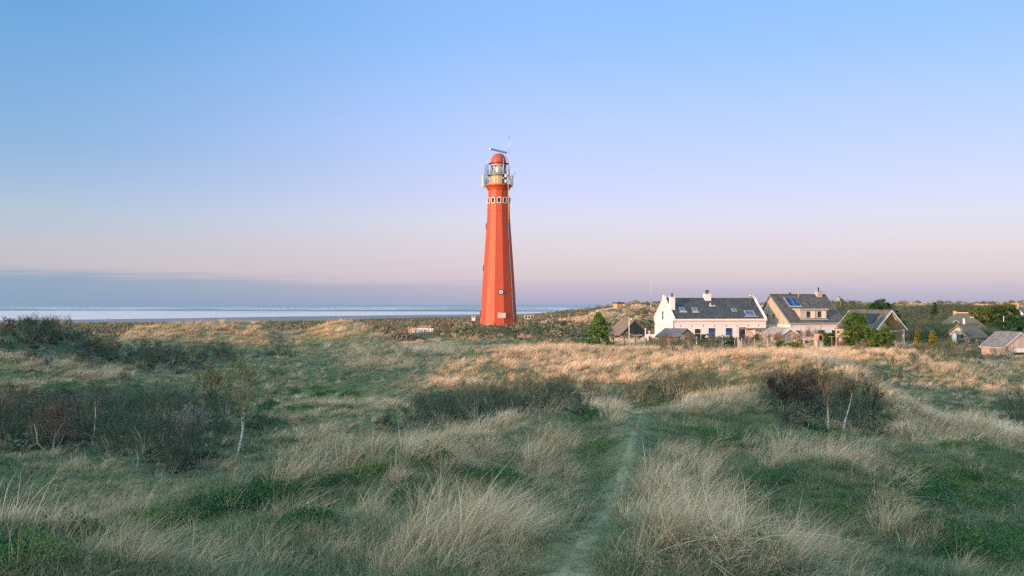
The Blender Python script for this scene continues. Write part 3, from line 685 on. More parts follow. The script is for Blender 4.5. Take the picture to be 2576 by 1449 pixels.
PROTO = bpy.data.collections.new('prototypes')     # never linked to the scene
def proto_set(name, meshes, mat):
    c = bpy.data.collections.new(name)
    for k, me in enumerate(meshes):
        me.materials.append(mat); o = bpy.data.objects.new(f'{name}_{k:02d}', me); c.objects.link(o)
    return c
def scatter(name, coll, pos, rot, sc, idx, tone, kind='stuff'):
    me = bpy.data.meshes.new(name); n = len(pos)
    me.vertices.add(n); me.vertices.foreach_set('co', np.asarray(pos, np.float32).ravel())
    for nm, ty, v in (('rot', 'FLOAT_VECTOR', rot), ('scl', 'FLOAT_VECTOR', sc), ('tone', 'FLOAT', tone), ('idx', 'INT', idx)):
        a = me.attributes.new(nm, ty, 'POINT'); v = np.asarray(v)
        a.data.foreach_set('vector' if ty == 'FLOAT_VECTOR' else 'value', v.astype(np.int32 if ty == 'INT' else np.float32).ravel())
    o = bpy.data.objects.new(name, me); COL.objects.link(o); tag(o, kind=kind)
    ng = bpy.data.node_groups.new(name, 'GeometryNodeTree')
    ng.interface.new_socket('Geometry', in_out='INPUT', socket_type='NodeSocketGeometry'); ng.interface.new_socket('Geometry', in_out='OUTPUT', socket_type='NodeSocketGeometry')
    gi = ng.nodes.new('NodeGroupInput'); go = ng.nodes.new('NodeGroupOutput'); ip = ng.nodes.new('GeometryNodeInstanceOnPoints')
    ci = ng.nodes.new('GeometryNodeCollectionInfo'); ci.inputs['Collection'].default_value = coll
    ci.inputs['Separate Children'].default_value = True; ci.inputs['Reset Children'].default_value = True
    ip.inputs['Pick Instance'].default_value = True
    def attr(nm, dt):
        a = ng.nodes.new('GeometryNodeInputNamedAttribute'); a.data_type = dt; a.inputs['Name'].default_value = nm; return a.outputs['Attribute']
    er = ng.nodes.new('FunctionNodeEulerToRotation')
    L = ng.links.new
    L(gi.outputs[0], ip.inputs['Points']); L(ci.outputs[0], ip.inputs['Instance']); L(attr('idx', 'INT'), ip.inputs['Instance Index'])
    L(attr('rot', 'FLOAT_VECTOR'), er.inputs[0]); L(er.outputs[0], ip.inputs['Rotation']); L(attr('scl', 'FLOAT_VECTOR'), ip.inputs['Scale'])
    L(ip.outputs[0], go.inputs[0])
    md = o.modifiers.new('scatter', 'NODES'); md.node_group = ng
    return o

_gs = np.random.default_rng(2024)
def sample(rho0, p, y0, y1, xa=-330, xb=2900, cap=400000):
    """ground points in the field of view (and a margin), rho0 per square metre at 15 m, thinning as Y^-p"""
    ua, ub = (xa - CX) / F, (xb - CX) / F
    q = 2 - p
    I = (y1 ** q - y0 ** q) / q if abs(q) > 1e-6 else math.log(y1 / y0)
    n = int(min(cap, rho0 * 15 ** p * (ub - ua) * I))
    u = _gs.random(n)
    Y = (y0 ** q + u * (y1 ** q - y0 ** q)) ** (1 / q) if abs(q) > 1e-6 else y0 * (y1 / y0) ** u
    X = _gs.uniform(ua, ub, n) * Y
    return X, Y, ground(X, Y)
def lay(name, coll, nproto, X, Y, Z, scx, scz, tone, lean=.12, yaw=.5, split=None):
    n = len(X)
    rot = np.stack([_gs.normal(0, lean, n), _gs.normal(0, lean, n), _gs.normal(0, yaw, n) if yaw < 3 else _gs.uniform(0, 6.283, n)], 1)
    sc = np.stack([scx, scx, scz], 1)
    idx = _gs.integers(0, nproto, n) if split is None else split
    return scatter(name, coll, np.stack([X, Y, Z], 1), rot, sc, idx, tone)
# clearings round the far houses
VCLEAR = [((x - CX) * Y / F, Y, r) for x, Y, r in ((2430, 254, 7.5), (2412, 250, 6), (2448, 250, 6), (2450, 193, 4.5), (2462, 196, 4), (2425, 190, 3.5), (2430, 240, 4), (2430, 228, 5), (2280, 430, 9), (2280, 415, 9), (2275, 400, 9), (2564, 302, 4), (2576, 312, 4), (2560, 290, 4), (2572, 296, 4), (2401, 178, 2), (2212, 205, 4), (2252, 200, 3))]
# ------------------------------------------------------------------ building materials
ORANGE = plain('orange_red_paint', (.28, .045, .018), .5, .15, .55, bump=.08, spec=.25, streak=True)
DOMEP = plain('dome_paint', (.25, .042, .020), .42, .08, .7, spec=.35)
CREAM = plain('cream_paint', (.40, .335, .20), .5, .08, 1.2)
WHITEP = plain('white_paint', (.52, .505, .485), .6, .05, 1.1, streak=True)
WHITEW = plain('limewashed_wall', (.51, .49, .47), .75, .06, .8, bump=.1, streak=True)
TEAL = plain('grey_green_metal', (.10, .16, .16), .5, .15, 2, .2)
GREY = plain('grey_metal', (.36, .37, .38), .45, .12, 2, .3)
BLACK = plain('black_iron', (.02, .021, .022), .5, .2, 3)
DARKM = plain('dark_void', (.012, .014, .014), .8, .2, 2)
STEEL = plain('galvanised_steel', (.55, .55, .55), .3, .1, 3, .8)
BLUE = plain('blue_door_paint', (.014, .060, .22), .5, .08, 2, spec=.4)
STONE = plain('grey_stone', (.30, .28, .26), .85, .25, 2.5, bump=.3)
ROPE = plain('ochre_conduit', (.34, .26, .13), .6, .1, 3)
TIMB = boards('larch_boards', (.34, .28, .21), .16, 1)
WOODP = boards('weathered_wood', (.36, .27, .18), .09, 0)
GREYW = boards('grey_weathered_boards', (.33, .28, .23), .14, 1)
DKBOARD = boards('tarred_boards', (.016, .034, .030), .15, 1)
PAN = tiles('dark_pantiles', (.042, .054, .054), .24, .26, (.28, .27, .24), .35)
CORR = tiles('brown_grey_tiles', (.072, .068, .062), .34, .34, (.40, .36, .30), .45)
SLATE = tiles('slate_felt', (.085, .10, .115), .5, .22, (.2, .2, .2), .2)
PINKT = tiles('faded_sheet_roof', (.24, .20, .175), .3, .5, (.5, .45, .4), .3)
GREYT = tiles('grey_roof_tiles', (.135, .13, .13), .30, .24, (.36, .33, .3), .3)
REDT = tiles('red_roof_tiles', (.36, .13, .07), .3, .3, (.4, .25, .15), .2)
BRICK = brick('brown_brick', (.33, .19, .12), (.26, .14, .09), (.40, .34, .28), 2.2)
HUTB = brick('yellow_brown_brick', (.40, .25, .11), (.34, .21, .10), (.36, .28, .18), 3)
THATCH = plain('reed_thatch', (.125, .10, .078), .95, .35, 5, bump=1.0, streak=False)
THATCHG = plain('mossy_thatch', (.075, .085, .062), .95, .35, 4, bump=1.0)
GLASS = glass('window_glass'); GLASSB = glass('skylight_glass', (.045, .075, .12), .08); SOLAR = glass('solar_glass', (.012, .035, .085), .12); DSOLAR = plain('dark_solar_sheet', (.012, .022, .026), .6, .2, 1.5, spec=.2)
CURT = plain('curtain', (.6, .48, .3), .8, .1, 2)
LANT = clear_glass('lantern_glass')

# ------------------------------------------------------------------ lighthouse
YT = 204.0; KT = YT / F                       # metres per picture unit at the tower
LB = at(1254, 828, YT)
lh = thing('lighthouse', 'tall orange-red lighthouse with glazed lantern, dome and radar scanner', 'lighthouse', LB)
ROT = R(18)
prof = [(4.0, -1.6), (3.98, 0), (3.60, 5.5), (3.24, 11.2), (2.84, 16.8), (2.43, 22.4), (2.34, 24.15), (2.37, 24.17), (2.33, 25.6), (2.54, 26.85), (2.5, 26.92), (2.18, 26.98), (2.15, 28.5)]
MB().lathe(prof, 12, smooth=False, rot=ROT).build('tower', ORANGE, lh)
MB().lathe([(2.15, 28.5), (2.30, 28.52), (2.38, 28.82), (2.42, 28.86), (2.66, 29.2), (2.80, 29.24), (2.80, 29.40), (2.72, 29.42), (2.70, 29.54), (.5, 29.55)], 48, smooth=False).build('cornice', ORANGE, lh)
def onwall(phi, r, h, off=0.0):
    a = R(phi); return (r * math.sin(a) + off * math.cos(a), -r * math.cos(a) + off * math.sin(a), h)
c15 = math.cos(R(15))
def frame_ring(w, h, b, d, y=0.0):
    """rectangular frame in the xz plane, front at y - d"""
    return MB().box(-w / 2, w / 2, y - d, y, h / 2 - b, h / 2).box(-w / 2, w / 2, y - d, y, -h / 2, -h / 2 + b).box(-w / 2, -w / 2 + b, y - d, y, -h / 2 + b, h / 2 - b).box(w / 2 - b, w / 2, y - d, y, -h / 2 + b, h / 2 - b)
for phi in (-87, -57, -27, 3, 33, 63, 93):
    w = frame_ring(.86, 1.22, .13, .09).build('window', WHITEP, lh, loc=onwall(phi, 2.435 * c15 + .0, 26.24), rot=(R(9), 0, R(phi)))
    MB().box(-.30, .30, -.035, .005, -.48, .48).build('pane', GLASS, w)
# round window, plaque, doorway arch, two slit windows
w = MB().prism([(math.cos(a) * .58, math.sin(a) * .58) for a in np.linspace(0, 6.283, 33)[:-1]], -.13, .02, 'y').build('round_window', BLACK, lh, loc=onwall(3, 3.45 * c15, 7.57, .38), rot=(R(-3.8), 0, R(3)))
MB().prism([(math.cos(a) * .40, math.sin(a) * .40) for a in np.linspace(0, 6.283, 33)[:-1]], -.155, -.10, 'y').build('frame', WHITEP, w)
MB().prism([(math.cos(a) * .31, math.sin(a) * .31) for a in np.linspace(0, 6.283, 33)[:-1]], -.17, -.12, 'y').build('pane', GLASSB, w)
pl = MB().box(-.80, .80, -.06, .02, -.50, .50).build('plaque', STONE, lh, loc=onwall(3, 3.75 * c15, 2.86, .50), rot=(R(-3.8), R(1), R(3)))
mb = MB()
for k in range(5): mb.box(-.62, .62 - .2 * (k % 2), -.068, -.055, .30 - k * .15, .335 - k * .15)
for sx in (-.76, .76): mb.box(sx - .04, sx + .04, -.075, .0, -.56, .56)
mb.build('inscription', GREY, pl)
arch = [(-.95, -1.3), (.95, -1.3), (.95, 0)] + [(math.cos(a) * .95, math.sin(a) * .80) for a in np.linspace(0, math.pi, 15)[1:-1]] + [(-.95, 0)]
dr = MB().prism(arch, -.10, .05, 'y').build('doorway', STONE, lh, loc=onwall(3, 3.98 * c15, .05, .55), rot=(R(-3.8), 0, R(3)))
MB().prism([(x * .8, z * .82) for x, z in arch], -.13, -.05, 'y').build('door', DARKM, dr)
for h in (21.1, 3.2, 12.5):
    r_ = np.interp(h, [0, 11.2, 22.4], [3.98, 3.24, 2.43])
    MB().prism([(math.cos(a) * .42, math.sin(a) * .62) for a in np.linspace(0, 6.283, 25)[:-1]], -.12, .1, 'y').build('side_window', BLACK, lh, loc=onwall(-84, r_ * c15, h), rot=(R(-3.8), 0, R(-84)))
# lantern storey
MB().lathe([(1.66, 29.54), (1.66, 31.40)], 16, smooth=False).build('lantern_base', CREAM, lh)
mb = MB()
for k in range(16):
    a = 2 * math.pi * k / 16; mb.box(-.035, .035, -.03, .03, 29.56, 31.38)
    n = len(mb.v); ca, sa = math.cos(a), math.sin(a)
    for i in range(n - 8, n):
        x, y, z_ = mb.v[i]; mb.v[i] = (ca * (1.68 + y) - sa * x, sa * (1.68 + y) + ca * x, z_)
mb.build('panel_rib', CREAM, lh)
dd = MB().box(-.36, .36, -.07, 0, -.85, .85).build('gallery_door', TEAL, lh, loc=onwall(38, 1.66, 30.42), rot=(0, 0, R(38)))
MB().box(.22, .27, -.11, -.07, -.05, .05).build('handle', STEEL, dd)
MB().lathe([(1.5, 31.36), (2.26, 31.40), (2.30, 31.44), (2.30, 31.54), (1.5, 31.55)], 40, cap=False, smooth=False).build('upper_gallery', TEAL, lh)
def railing(r, z0, hts, n, pr):
    mb = MB()
    for h in hts: mb.tube([(r * math.cos(a), r * math.sin(a), z0 + h) for a in np.linspace(0, 2 * math.pi, 49)], pr, 5)
    for k in range(n):
        a = 2 * math.pi * k / n; mb.tube([(r * math.cos(a), r * math.sin(a), z0), (r * math.cos(a), r * math.sin(a), z0 + hts[-1])], pr * 1.25, 5)
    return mb
railing(2.24, 31.54, (.33, .66, 1.02), 16, .026).build('upper_railing', TEAL, lh)
railing(2.66, 29.52, (.42, .82, 1.22), 18, .026).build('lower_railing', TEAL, lh)
MB().lathe([(1.58, 31.55), (1.58, 33.6)], 16, cap=False, smooth=False).build('lantern_glazing', LANT, lh)
mb = MB()
for k in range(8):
    for sgn in (1, -1):
        pts = []
        for q in np.linspace(0, 1, 7):
            a = 2 * math.pi * (k + sgn * q) / 8; pts.append((1.6 * math.cos(a), 1.6 * math.sin(a), 31.55 + 2.05 * q))
        mb.tube(pts, .033, 5)
mb.ring(1.55, 1.66, 31.55, 31.66, 32).ring(1.55, 1.66, 33.52, 33.62, 32)
mb.build('glazing_bars', WHITEP, lh)
m, t, out = new_mat('lens_glass')
p = t.node('ShaderNodeBsdfPrincipled', {'Base Color': (.20, .27, .25, 1), 'Roughness': .12, 'Specular IOR Level': .8}); t.l.new(p.outputs[0], out.inputs[0])
lens = MB().lathe([(.35, 31.6), (.62, 31.75), (.68, 32.0)] + [(.70 + .06 * (k % 2), 32.0 + k * .075) for k in range(17)] + [(.6, 33.3), (.3, 33.5)], 24).build('lens', m, lh)
MB().lathe([(.38, 30.9), (.38, 31.62)], 12).build('lens_pedestal', TEAL, lh)
MB().lathe([(1.5, 33.58), (1.62, 33.6), (1.62, 33.78), (2.08, 33.84), (2.12, 33.88), (2.08, 33.93), (1.62, 34.02), (1.50, 34.03)], 40, smooth=False).build('lantern_eave', DOMEP, lh)
MB().lathe([(1.60, 33.98)] + [(1.60 * math.cos(a), 34.12 + 1.88 * math.sin(a)) for a in np.linspace(0, 1.53, 18)], 40).build('dome', DOMEP, lh)
MB().lathe([(.30, 35.92), (.26, 36.02), (.16, 36.06), (.14, 36.3), (.22, 36.34), (.2, 36.4)], 16).build('radar_mount', GREY, lh)
MB().prism([(-.16, -.17), (.06, -.20), (.18, -.08), (.18, .10), (.02, .19), (-.16, .15)], -3.1, 3.1).build('radar_scanner', GREY, lh, loc=(-.03, -.05, 36.56), rot=(0, 0, R(57)), bevel=.02)
def bx(name, mat, x, y, z0, z1, w, d=.2, rz=0):
    return MB().box(-w / 2, w / 2, -d / 2, d / 2, 0, z1 - z0).build(name, mat, lh, loc=(x, y, z0), rot=(0, 0, rz), bevel=.03)
p_ = bx('antenna_panel', CREAM, -3.20, -.4, 29.15, 31.5, .42, .16, R(-40)); MB().tube([(.30, .1, -.5), (.30, .1, 2.7)], .04, 6).tube([(.05, .05, .4), (.30, .1, .4)], .03, 5).tube([(.05, .05, 1.9), (.30, .1, 1.9)], .03, 5).build('pole', TEAL, p_)
p_ = bx('antenna_panel', WHITEP, 1.95, -1.95, 29.75, 32.15, .26, .14, R(45)); MB().tube([(-.1, .14, -.4), (-.1, .14, 2.5)], .035, 6).build('pole', TEAL, p_)
p_ = bx('antenna_panel', WHITEP, 2.95, .5, 29.3, 31.6, .24, .14, R(80)); MB().tube([(-.1, .14, -.3), (-.1, .14, 2.6)], .035, 6).build('pole', TEAL, p_)
bx('equipment_box', WHITEP, 1.46, -2.35, 30.85, 31.45, .36); bx('equipment_box', WHITEP, 1.46, -2.35, 29.75, 30.3, .36); bx('equipment_box', CREAM, 2.36, -1.5, 30.45, 31.2, .5); bx('equipment_box', CREAM, .95, -2.5, 30.5, 30.85, .22)
mb = MB(); cx, cy = -2.42, -.55
for a in np.linspace(0, 2 * math.pi, 9)[:-1]: mb.tube([(cx + .36 * math.cos(a), cy + .36 * math.sin(a), 29.4), (cx + .36 * math.cos(a), cy + .36 * math.sin(a), 33.45)], .028, 5)
for h in np.linspace(29.9, 33.45, 8): mb.tube([(cx + .36 * math.cos(a), cy + .36 * math.sin(a), h) for a in np.linspace(0, 2 * math.pi, 17)], .03, 5)
for h in np.linspace(29.5, 33.3, 16): mb.tube([(cx - .18, cy + .34, h), (cx + .2, cy + .34, h)], .02, 5)
mb.build('ladder_cage', TEAL, lh)
mb = MB().tube([(.45, 0, 36.0), (.9, -.1, 35.78), (1.40, -.2, 35.38), (1.78, -.3, 34.86), (2.02, -.35, 34.3), (2.10, -.4, 33.7), (2.12, -.4, 31.6)], .07, 6)
mb.tube([(.45, .3, 36.0), (.9, .2, 35.80), (1.40, .1, 35.40), (1.78, 0, 34.88), (2.02, -.05, 34.3), (2.10, -.1, 33.7), (2.12, -.1, 31.6)], .04, 6)
for q in ((.9, .05, 35.79), (1.4, -.05, 35.39), (1.78, -.15, 34.87), (2.02, -.2, 34.3), (2.1, -.25, 33.7), (2.1, -.25, 33.2), (2.1, -.25, 32.7)): mb.tube([(q[0], q[1] - .16, q[2]), (q[0], q[1] + .16, q[2])], .02, 5)
mb.build('dome_ladder', TEAL, lh)
a_ = MB().tube([(2.20, -.7, 31.6), (2.20, -.7, 36.0)], .05, 6).tube([(2.20, -.7, 36.0), (2.20, -.7, 39.1)], .028, 6).build('whip_antenna', STEEL, lh)
MB().lathe([(.03, 39.05), (.09, 39.12), (.09, 39.2), (.03, 39.26)], 10, c=(2.20, -.7)).build('tip', BLACK, a_)
MB().tube([(-2.24, -.3, 33.6), (-2.24, -.3, 34.8)], .035, 5).tube([(-2.24, -.3, 33.88), (-1.9, -.25, 33.88)], .03, 5).build('whip_antenna', STEEL, lh)
MB().tube([(1.02, -2.05, 31.6), (1.02, -2.05, 34.75)], .04, 5).build('whip_antenna', STEEL, lh)
MB().tube([(2.62, .3, 31.2), (3.3, .3, 31.4), (3.3, .3, 32.3)], .035, 5).tube([(3.15, .3, 32.05), (3.5, .3, 32.05)], .03, 5).tube([(3.42, .3, 31.8), (3.42, .3, 32.3)], .03, 5).build('weather_sensor', GREY, lh)
MB().tube([(2.02, -1.98, 29.75), (2.04, -2.0, 21.5)], .085, 8).build('conduit', ROPE, lh)
MB().tube([onwall(53, np.interp(h, [0, 11.2, 22.4], [3.98, 3.24, 2.43]) * .985 + .03, h) for h in (21.6, 18, 14, 11.2, 8, 4, 0)], .045, 5).build('earth_cable', WHITEP, lh)
for h in (20, 17, 14.3, 11.4, 8.5, 5.6, 2.8):
    MB().box(-.09, .09, -.06, .06, -.06, .06).build('cable_clamp', GREY, lh, loc=onwall(53, np.interp(h, [0, 11.2, 22.4], [3.98, 3.24, 2.43]) * .985 + .05, h), rot=(0, 0, R(53)))

# ------------------------------------------------------------------ houses: local x along the front eave, y to the back, z up
def win(par, w, h, loc, rz=0.0, rx=0.0, fm=None, gm=None, b=.07, d=.06, name='window', sill=False, bars=0, bar_h=None, tr=None):
    f = frame_ring(w, h, b, d)
    for k in range(bars): xx = -w / 2 + w * (k + 1) / (bars + 1); f.box(xx - b * .35, xx + b * .35, -d * .9, 0, -h / 2 + b, h / 2 - b)
    if bar_h: f.box(-w / 2 + b, w / 2 - b, -d * .88, 0, bar_h - b * .4, bar_h + b * .4)
    o = f.build(name, fm or WHITEP, par, loc=loc, rot=(rx, 0, rz))
    MB().box(-w / 2 + b * .6, w / 2 - b * .6, -d * .45, -.006 + .02, -h / 2 + b * .6, h / 2 - b * .6).build('pane', gm or GLASS, o)
    if sill: MB().box(-w / 2 - .05, w / 2 + .05, -d - .06, .0, -h / 2 - .09, -h / 2 - .004).build('sill', fm or WHITEP, o)
    return o
def house(name, label, corner, rz, L, D, eave, ridge, wall, roofm, rp=None, beave=None, ox=.25, oy=.3, th=.14, cat='house', wx1=None, gable=None, barge=None, gutter=None, roof_bevel=0):
    """gabled house; returns the root, and slope(s, f, out): a point on the front slope"""
    o = thing(name, label, cat, corner, rz)
    rp = D / 2 if rp is None else rp; beave = eave if beave is None else beave
    x1 = L if wx1 is None else wx1
    MB().prism([(0, -1.2), (D, -1.2), (D, beave - .02), (rp, ridge - .02), (0, eave - .02)], 0, x1).build('wall', wall, o)
    sf = (ridge - eave) / rp; sb = (ridge - beave) / (D - rp)
    RM = MB().prism([(-oy, eave - oy * sf), (rp, ridge), (D + oy, beave - oy * sb), (D + oy, beave - oy * sb + th * 1.3), (rp, ridge + th * 1.4), (-oy, eave - oy * sf + th * 1.3)], -ox, L + ox)
    ro = RM.build('roof', roofm, o, bevel=roof_bevel)
    MB().prism([(rp - .14, ridge + th * 1.4 - .08), (rp + .14, ridge + th * 1.4 - .08), (rp + .09, ridge + th * 1.4 + .06), (rp - .09, ridge + th * 1.4 + .06)], -ox + .003, L + ox - .003).build('ridge_cap', roofm, ro)
    if barge:
        for xx in (-ox - .05, L + ox + .002):
            MB().prism([(-oy - .02, eave - oy * sf - .10), (rp, ridge - .12), (D + oy + .02, beave - oy * sb - .10), (D + oy + .02, beave - oy * sb + th * 1.3 + .03), (rp, ridge + th * 1.4 + .04), (-oy - .02, eave - oy * sf + th * 1.3 + .03)], xx, xx + .048).build('barge_board', barge, ro)
    if gutter:
        MB().box(-ox, L + ox, -oy - .14, -oy - .004, eave - oy * sf - .02, eave - oy * sf + .14).build('gutter', gutter, ro)
    if gable:
        for xx in (-.03, x1 - .01):
            MB().prism([(0.02, eave - .35), (D - .02, eave - .35), (D - .02, beave - .06), (rp, ridge - .06), (0.02, eave - .06)], xx, xx + .04).build('gable_cladding', gable, o)
    ang = math.atan2(ridge - eave, rp)
    def slope(s, f, up=.0):
        y = rp * f; return (s, y - math.sin(ang) * (th * 1.2 + up), eave + (ridge - eave) * f + math.cos(ang) * (th * 1.2 + up))
    return o, ro, slope, ang
def chimney(par, x, y, z0, z1, w, d, mat, pots=0, cap=True, potm=None):
    c = MB().box(x - w / 2, x + w / 2, y - d / 2, y + d / 2, z0, z1).build('chimney', mat, par)
    if cap: MB().box(x - w / 2 - .07, x + w / 2 + .07, y - d / 2 - .07, y + d / 2 + .07, z1, z1 + .1).build('cap', mat, c)
    for k in range(pots):
        xx = x + (k - (pots - 1) / 2) * .34
        MB().lathe([(.13, z1 + .1), (.11, z1 + .6), (.16, z1 + .62), (.16, z1 + .72), (.06, z1 + .78)], 12, c=(xx, y)).build('chimney_pot', potm or BLACK, c)
    return c

# white house with dark pantiles
c0 = at(1692, 866, 175)
wh, wr, sl, an = house('white_house', 'long white house with dark pantile roof, blue door and stepped parapet gables', c0, R(14), 18.07, 8.27, 4.43, 7.94, WHITEW, PAN, ox=-.30, oy=.06)
for xx in (-.02, 18.07 - .36):
    pb = MB().prism([(-.28, 4.05), (-.28, 4.72), (-.05, 4.86), (3.78, 8.10), (3.78, 8.62), (4.49, 8.62), (4.49, 8.10), (8.32, 4.86), (8.55, 4.72), (8.55, 4.05), (8.3, 3.9), (4.13, 7.5), (-.03, 3.9)], xx, xx + .38).build('parapet', WHITEW, wh)
    MB().box(xx - .05, xx + .43, 3.70, 4.57, 8.624, 8.72).build('cap', STONE, pb)
MB().box(-.05, 18.12, -.32, -.004, 4.16, 4.44).box(-.03, 18.10, -.20, -.004, 4.02, 4.157).build('cornice', WHITEP, wh)
MB().box(0.0, 18.07, -.05, -.004, 3.46, 3.56).build('string_course', WHITEP, wh)
MB().tube([(-.10 + .12, -.16, 4.0), (.02, -.12, 3.8), (.02, -.10, -.5)], .05, 8).build('downpipe', CREAM, wh)
def sx(zx): return (zx - 590) / 1690 * 18.07
for zx in (730, 925, 1133, 1337, 1550, 1748, 1950, 2140):
    MB().prism([(math.cos(a) * .055, math.sin(a) * .15) for a in np.linspace(0, 6.283, 13)[:-1]], -.06, .02, 'y').build('wall_anchor', BLACK, wh, loc=(sx(zx), 0, 3.20))
for zx, zy in ((415, 430), (370, 525), (462, 527), (315, 662), (523, 672), (278, 763), (278, 855), (332, 870), (422, 873), (510, 880)):
    MB().prism([(math.cos(a) * .07, math.sin(a) * .15) for a in np.linspace(0, 6.283, 13)[:-1]], -.07, .02, 'y').build('wall_anchor', BLACK, wh, loc=(-.02, (590 - zx) / 325 * 8.27, 4.43 - (zy - 755) * .0099), rot=(0, 0, R(-90)))
win(wh, 1.28, 1.75, (2.0, 0, 1.86), bar_h=.38)
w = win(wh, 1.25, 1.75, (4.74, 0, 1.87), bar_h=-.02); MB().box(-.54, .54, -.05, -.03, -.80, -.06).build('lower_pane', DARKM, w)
MB().box(-.58, .58, .875, .98, -.06, .0).build('lintel', STONE, w, loc=(0, 0, 0)) if False else None
d_ = MB().box(-.62, .62, -.05, .02, 0, 1.98).build('door', BLUE, wh, loc=(7.46, 0, .0)); MB().box(-.10, -.02, -.075, -.05, .95, 1.55).build('letter_slot', STEEL, d_); MB().box(.42, .48, -.11, -.05, .95, 1.08).build('handle', STEEL, d_)
win(wh, 1.24, .80, (7.46, 0, 2.40), fm=BLUE)
w = win(wh, 1.24, .75, (10.78, 0, 2.42), fm=BLUE); MB().box(-.62, .62, -.05, .01, -.92, -.375).build('blue_panel', BLUE, w)
w = win(wh, 1.34, 2.5, (13.45, 0, 1.65), fm=BLUE, bars=1, name='french_window')
win(wh, .95, 1.6, (-.02, 4.32, 5.0), rz=R(-90), sill=True, bar_h=.1)
MB().box(-.5, .5, -.1, 0, .84, .93).build('hood', STONE, wh, loc=(-.02, 4.32, 5.0), rot=(0, 0, R(-90)))
for s_, f0, f1, wd in ((2.55, .34, .52, .95), (4.95, .33, .51, .9), (12.55, .32, .47, .85), (15.3, .10, .36, 1.8)):
    hh = (f1 - f0) * 4.13 / math.cos(an)
    k_ = win(wr, wd, hh, sl(s_, (f0 + f1) / 2, .01), rx=an - math.pi / 2, fm=GREY, gm=GLASSB, b=.07, d=.10, name='skylight')
    if s_ < 6 or s_ > 15: MB().box(-wd * .75, wd * .75, -.06, .0, -hh / 2 - .24, -hh / 2 - .12).build('flashing', WHITEP if s_ < 6 else GREY, k_)
chimney(wr, .75, 2.0, 5.6, 8.25, .85, .7, WHITEW, 1)
chimney(wr, 8.45, 4.0, 7.2, 8.85, 1.2, .8, WHITEW, 2)
chimney(wr, 17.45, 4.5, 7.6, 8.55, .4, .5, GREY, 0)
fl = MB().lathe([(.13, 6.8), (.13, 8.5), (.2, 8.52), (.2, 8.66), (.05, 8.72)], 12, c=(16.75, 3.35)).build('flue', STEEL, wr); MB().lathe([(.32, 6.98), (.15, 7.12)], 12, c=(16.75, 3.35)).build('flashing', STEEL, fl)
mb = MB()
for k in range(4): mb.box(-.55 + k * .32, -.42 + k * .32, -.07, .0, -.22 + .04 * (k % 2), .18 - .05 * k)
mb.build('roof_vent', WHITEP, wr, loc=sl(8.75, .63, .0), rot=(an - math.pi / 2, 0, 0)); MB().lathe([(.09, 0), (.09, .35), (.05, .4)], 10).build('vent_pipe', WHITEP, wr, loc=sl(8.45, .66, -.05))

# dormer house with solar panels
c0 = at(1988, 866, 178)
dh, dr_, sl, an = house('dormer_house', 'brown roofed house with wooden gable, wide dormer window and roof solar panel', c0, R(20), 11.8, 8.86, 3.87, 8.81, WHITEW, CORR, rp=5.93, beave=5.7, ox=.22, oy=.25, gutter=GREY, barge=TEAL, gable=TIMB)
for y_, h_ in ((6.9, 5.0), (4.9, 5.0)): win(dh, .55, 1.0, (-.03, y_, h_), rz=R(-90), fm=GREY, b=.06)
sp = MB().box(-1.28, 1.28, -.09, .02, -1.22, 1.22).build('solar_panel', SOLAR, dr_, loc=sl(3.45, .725, .02), rot=(an - math.pi / 2, 0, 0))
frame_ring(2.62, 2.5, .05, .12, .02).box(-.025, .025, -.1, .02, -1.2, 1.2).build('frame', GREY, sp); MB().box(-1.45, 1.45, -.05, .0, -1.5, -1.3).build('flashing', GREY, sp)
dm = MB().box(2.6, 8.35, .62, 3.4, 4.42, 6.12).build('dormer', GREYW, dh)
MB().box(2.35, 8.6, .40, 3.9, 6.124, 6.36).build('dormer_roof', GREY, dm)
MB().box(2.50, 8.45, .40, .616, 4.30, 4.46).build('flashing', WHITEP, dm)
for x0, x1, nb in ((3.75, 5.75, 1), (6.15, 8.1, 1)):
    w = win(dm, x1 - x0, 1.35, ((x0 + x1) / 2, .616, 5.30), bars=nb, b=.09)
    MB().box(.08, (x1 - x0) / 2 - .12, -.034, -.029, -.58, .58).build('curtain', CURT, w)
MB().box(2.62, 3.70, .585, .618, 4.5, 6.1).build('cheek_board', TIMB, dm)
chimney(dr_, 10.35, 5.7, 7.9, 9.55, 1.15, .8, STONE, 1)
MB().lathe([(.11, 8.0), (.11, 9.35), (.16, 9.37), (.16, 9.5)], 12, c=(5.55, 5.2)).build('flue', CREAM, dr_)
for x_ in (4.1, 4.4): MB().lathe([(.08, 8.6), (.08, 9.2), (.13, 9.22), (.13, 9.32)], 10, c=(x_, 6.0)).build('vent_pipe', BLACK, dr_)
for x_, w_ in ((1.6, 1.5), (3.8, 1.2), (6.6, 1.6), (9.3, 1.0)): win(dh, w_, 1.25, (x_, 0, 1.9), fm=WHITEP)
MB().tube([(.05, -.1, 3.6), (.05, -.1, -.5)], .045, 8).build('downpipe', WHITEP, dh); MB().tube([(11.7, -.1, 3.6), (11.7, -.1, -.5)], .05, 8).build('downpipe', WHITEP, dh)

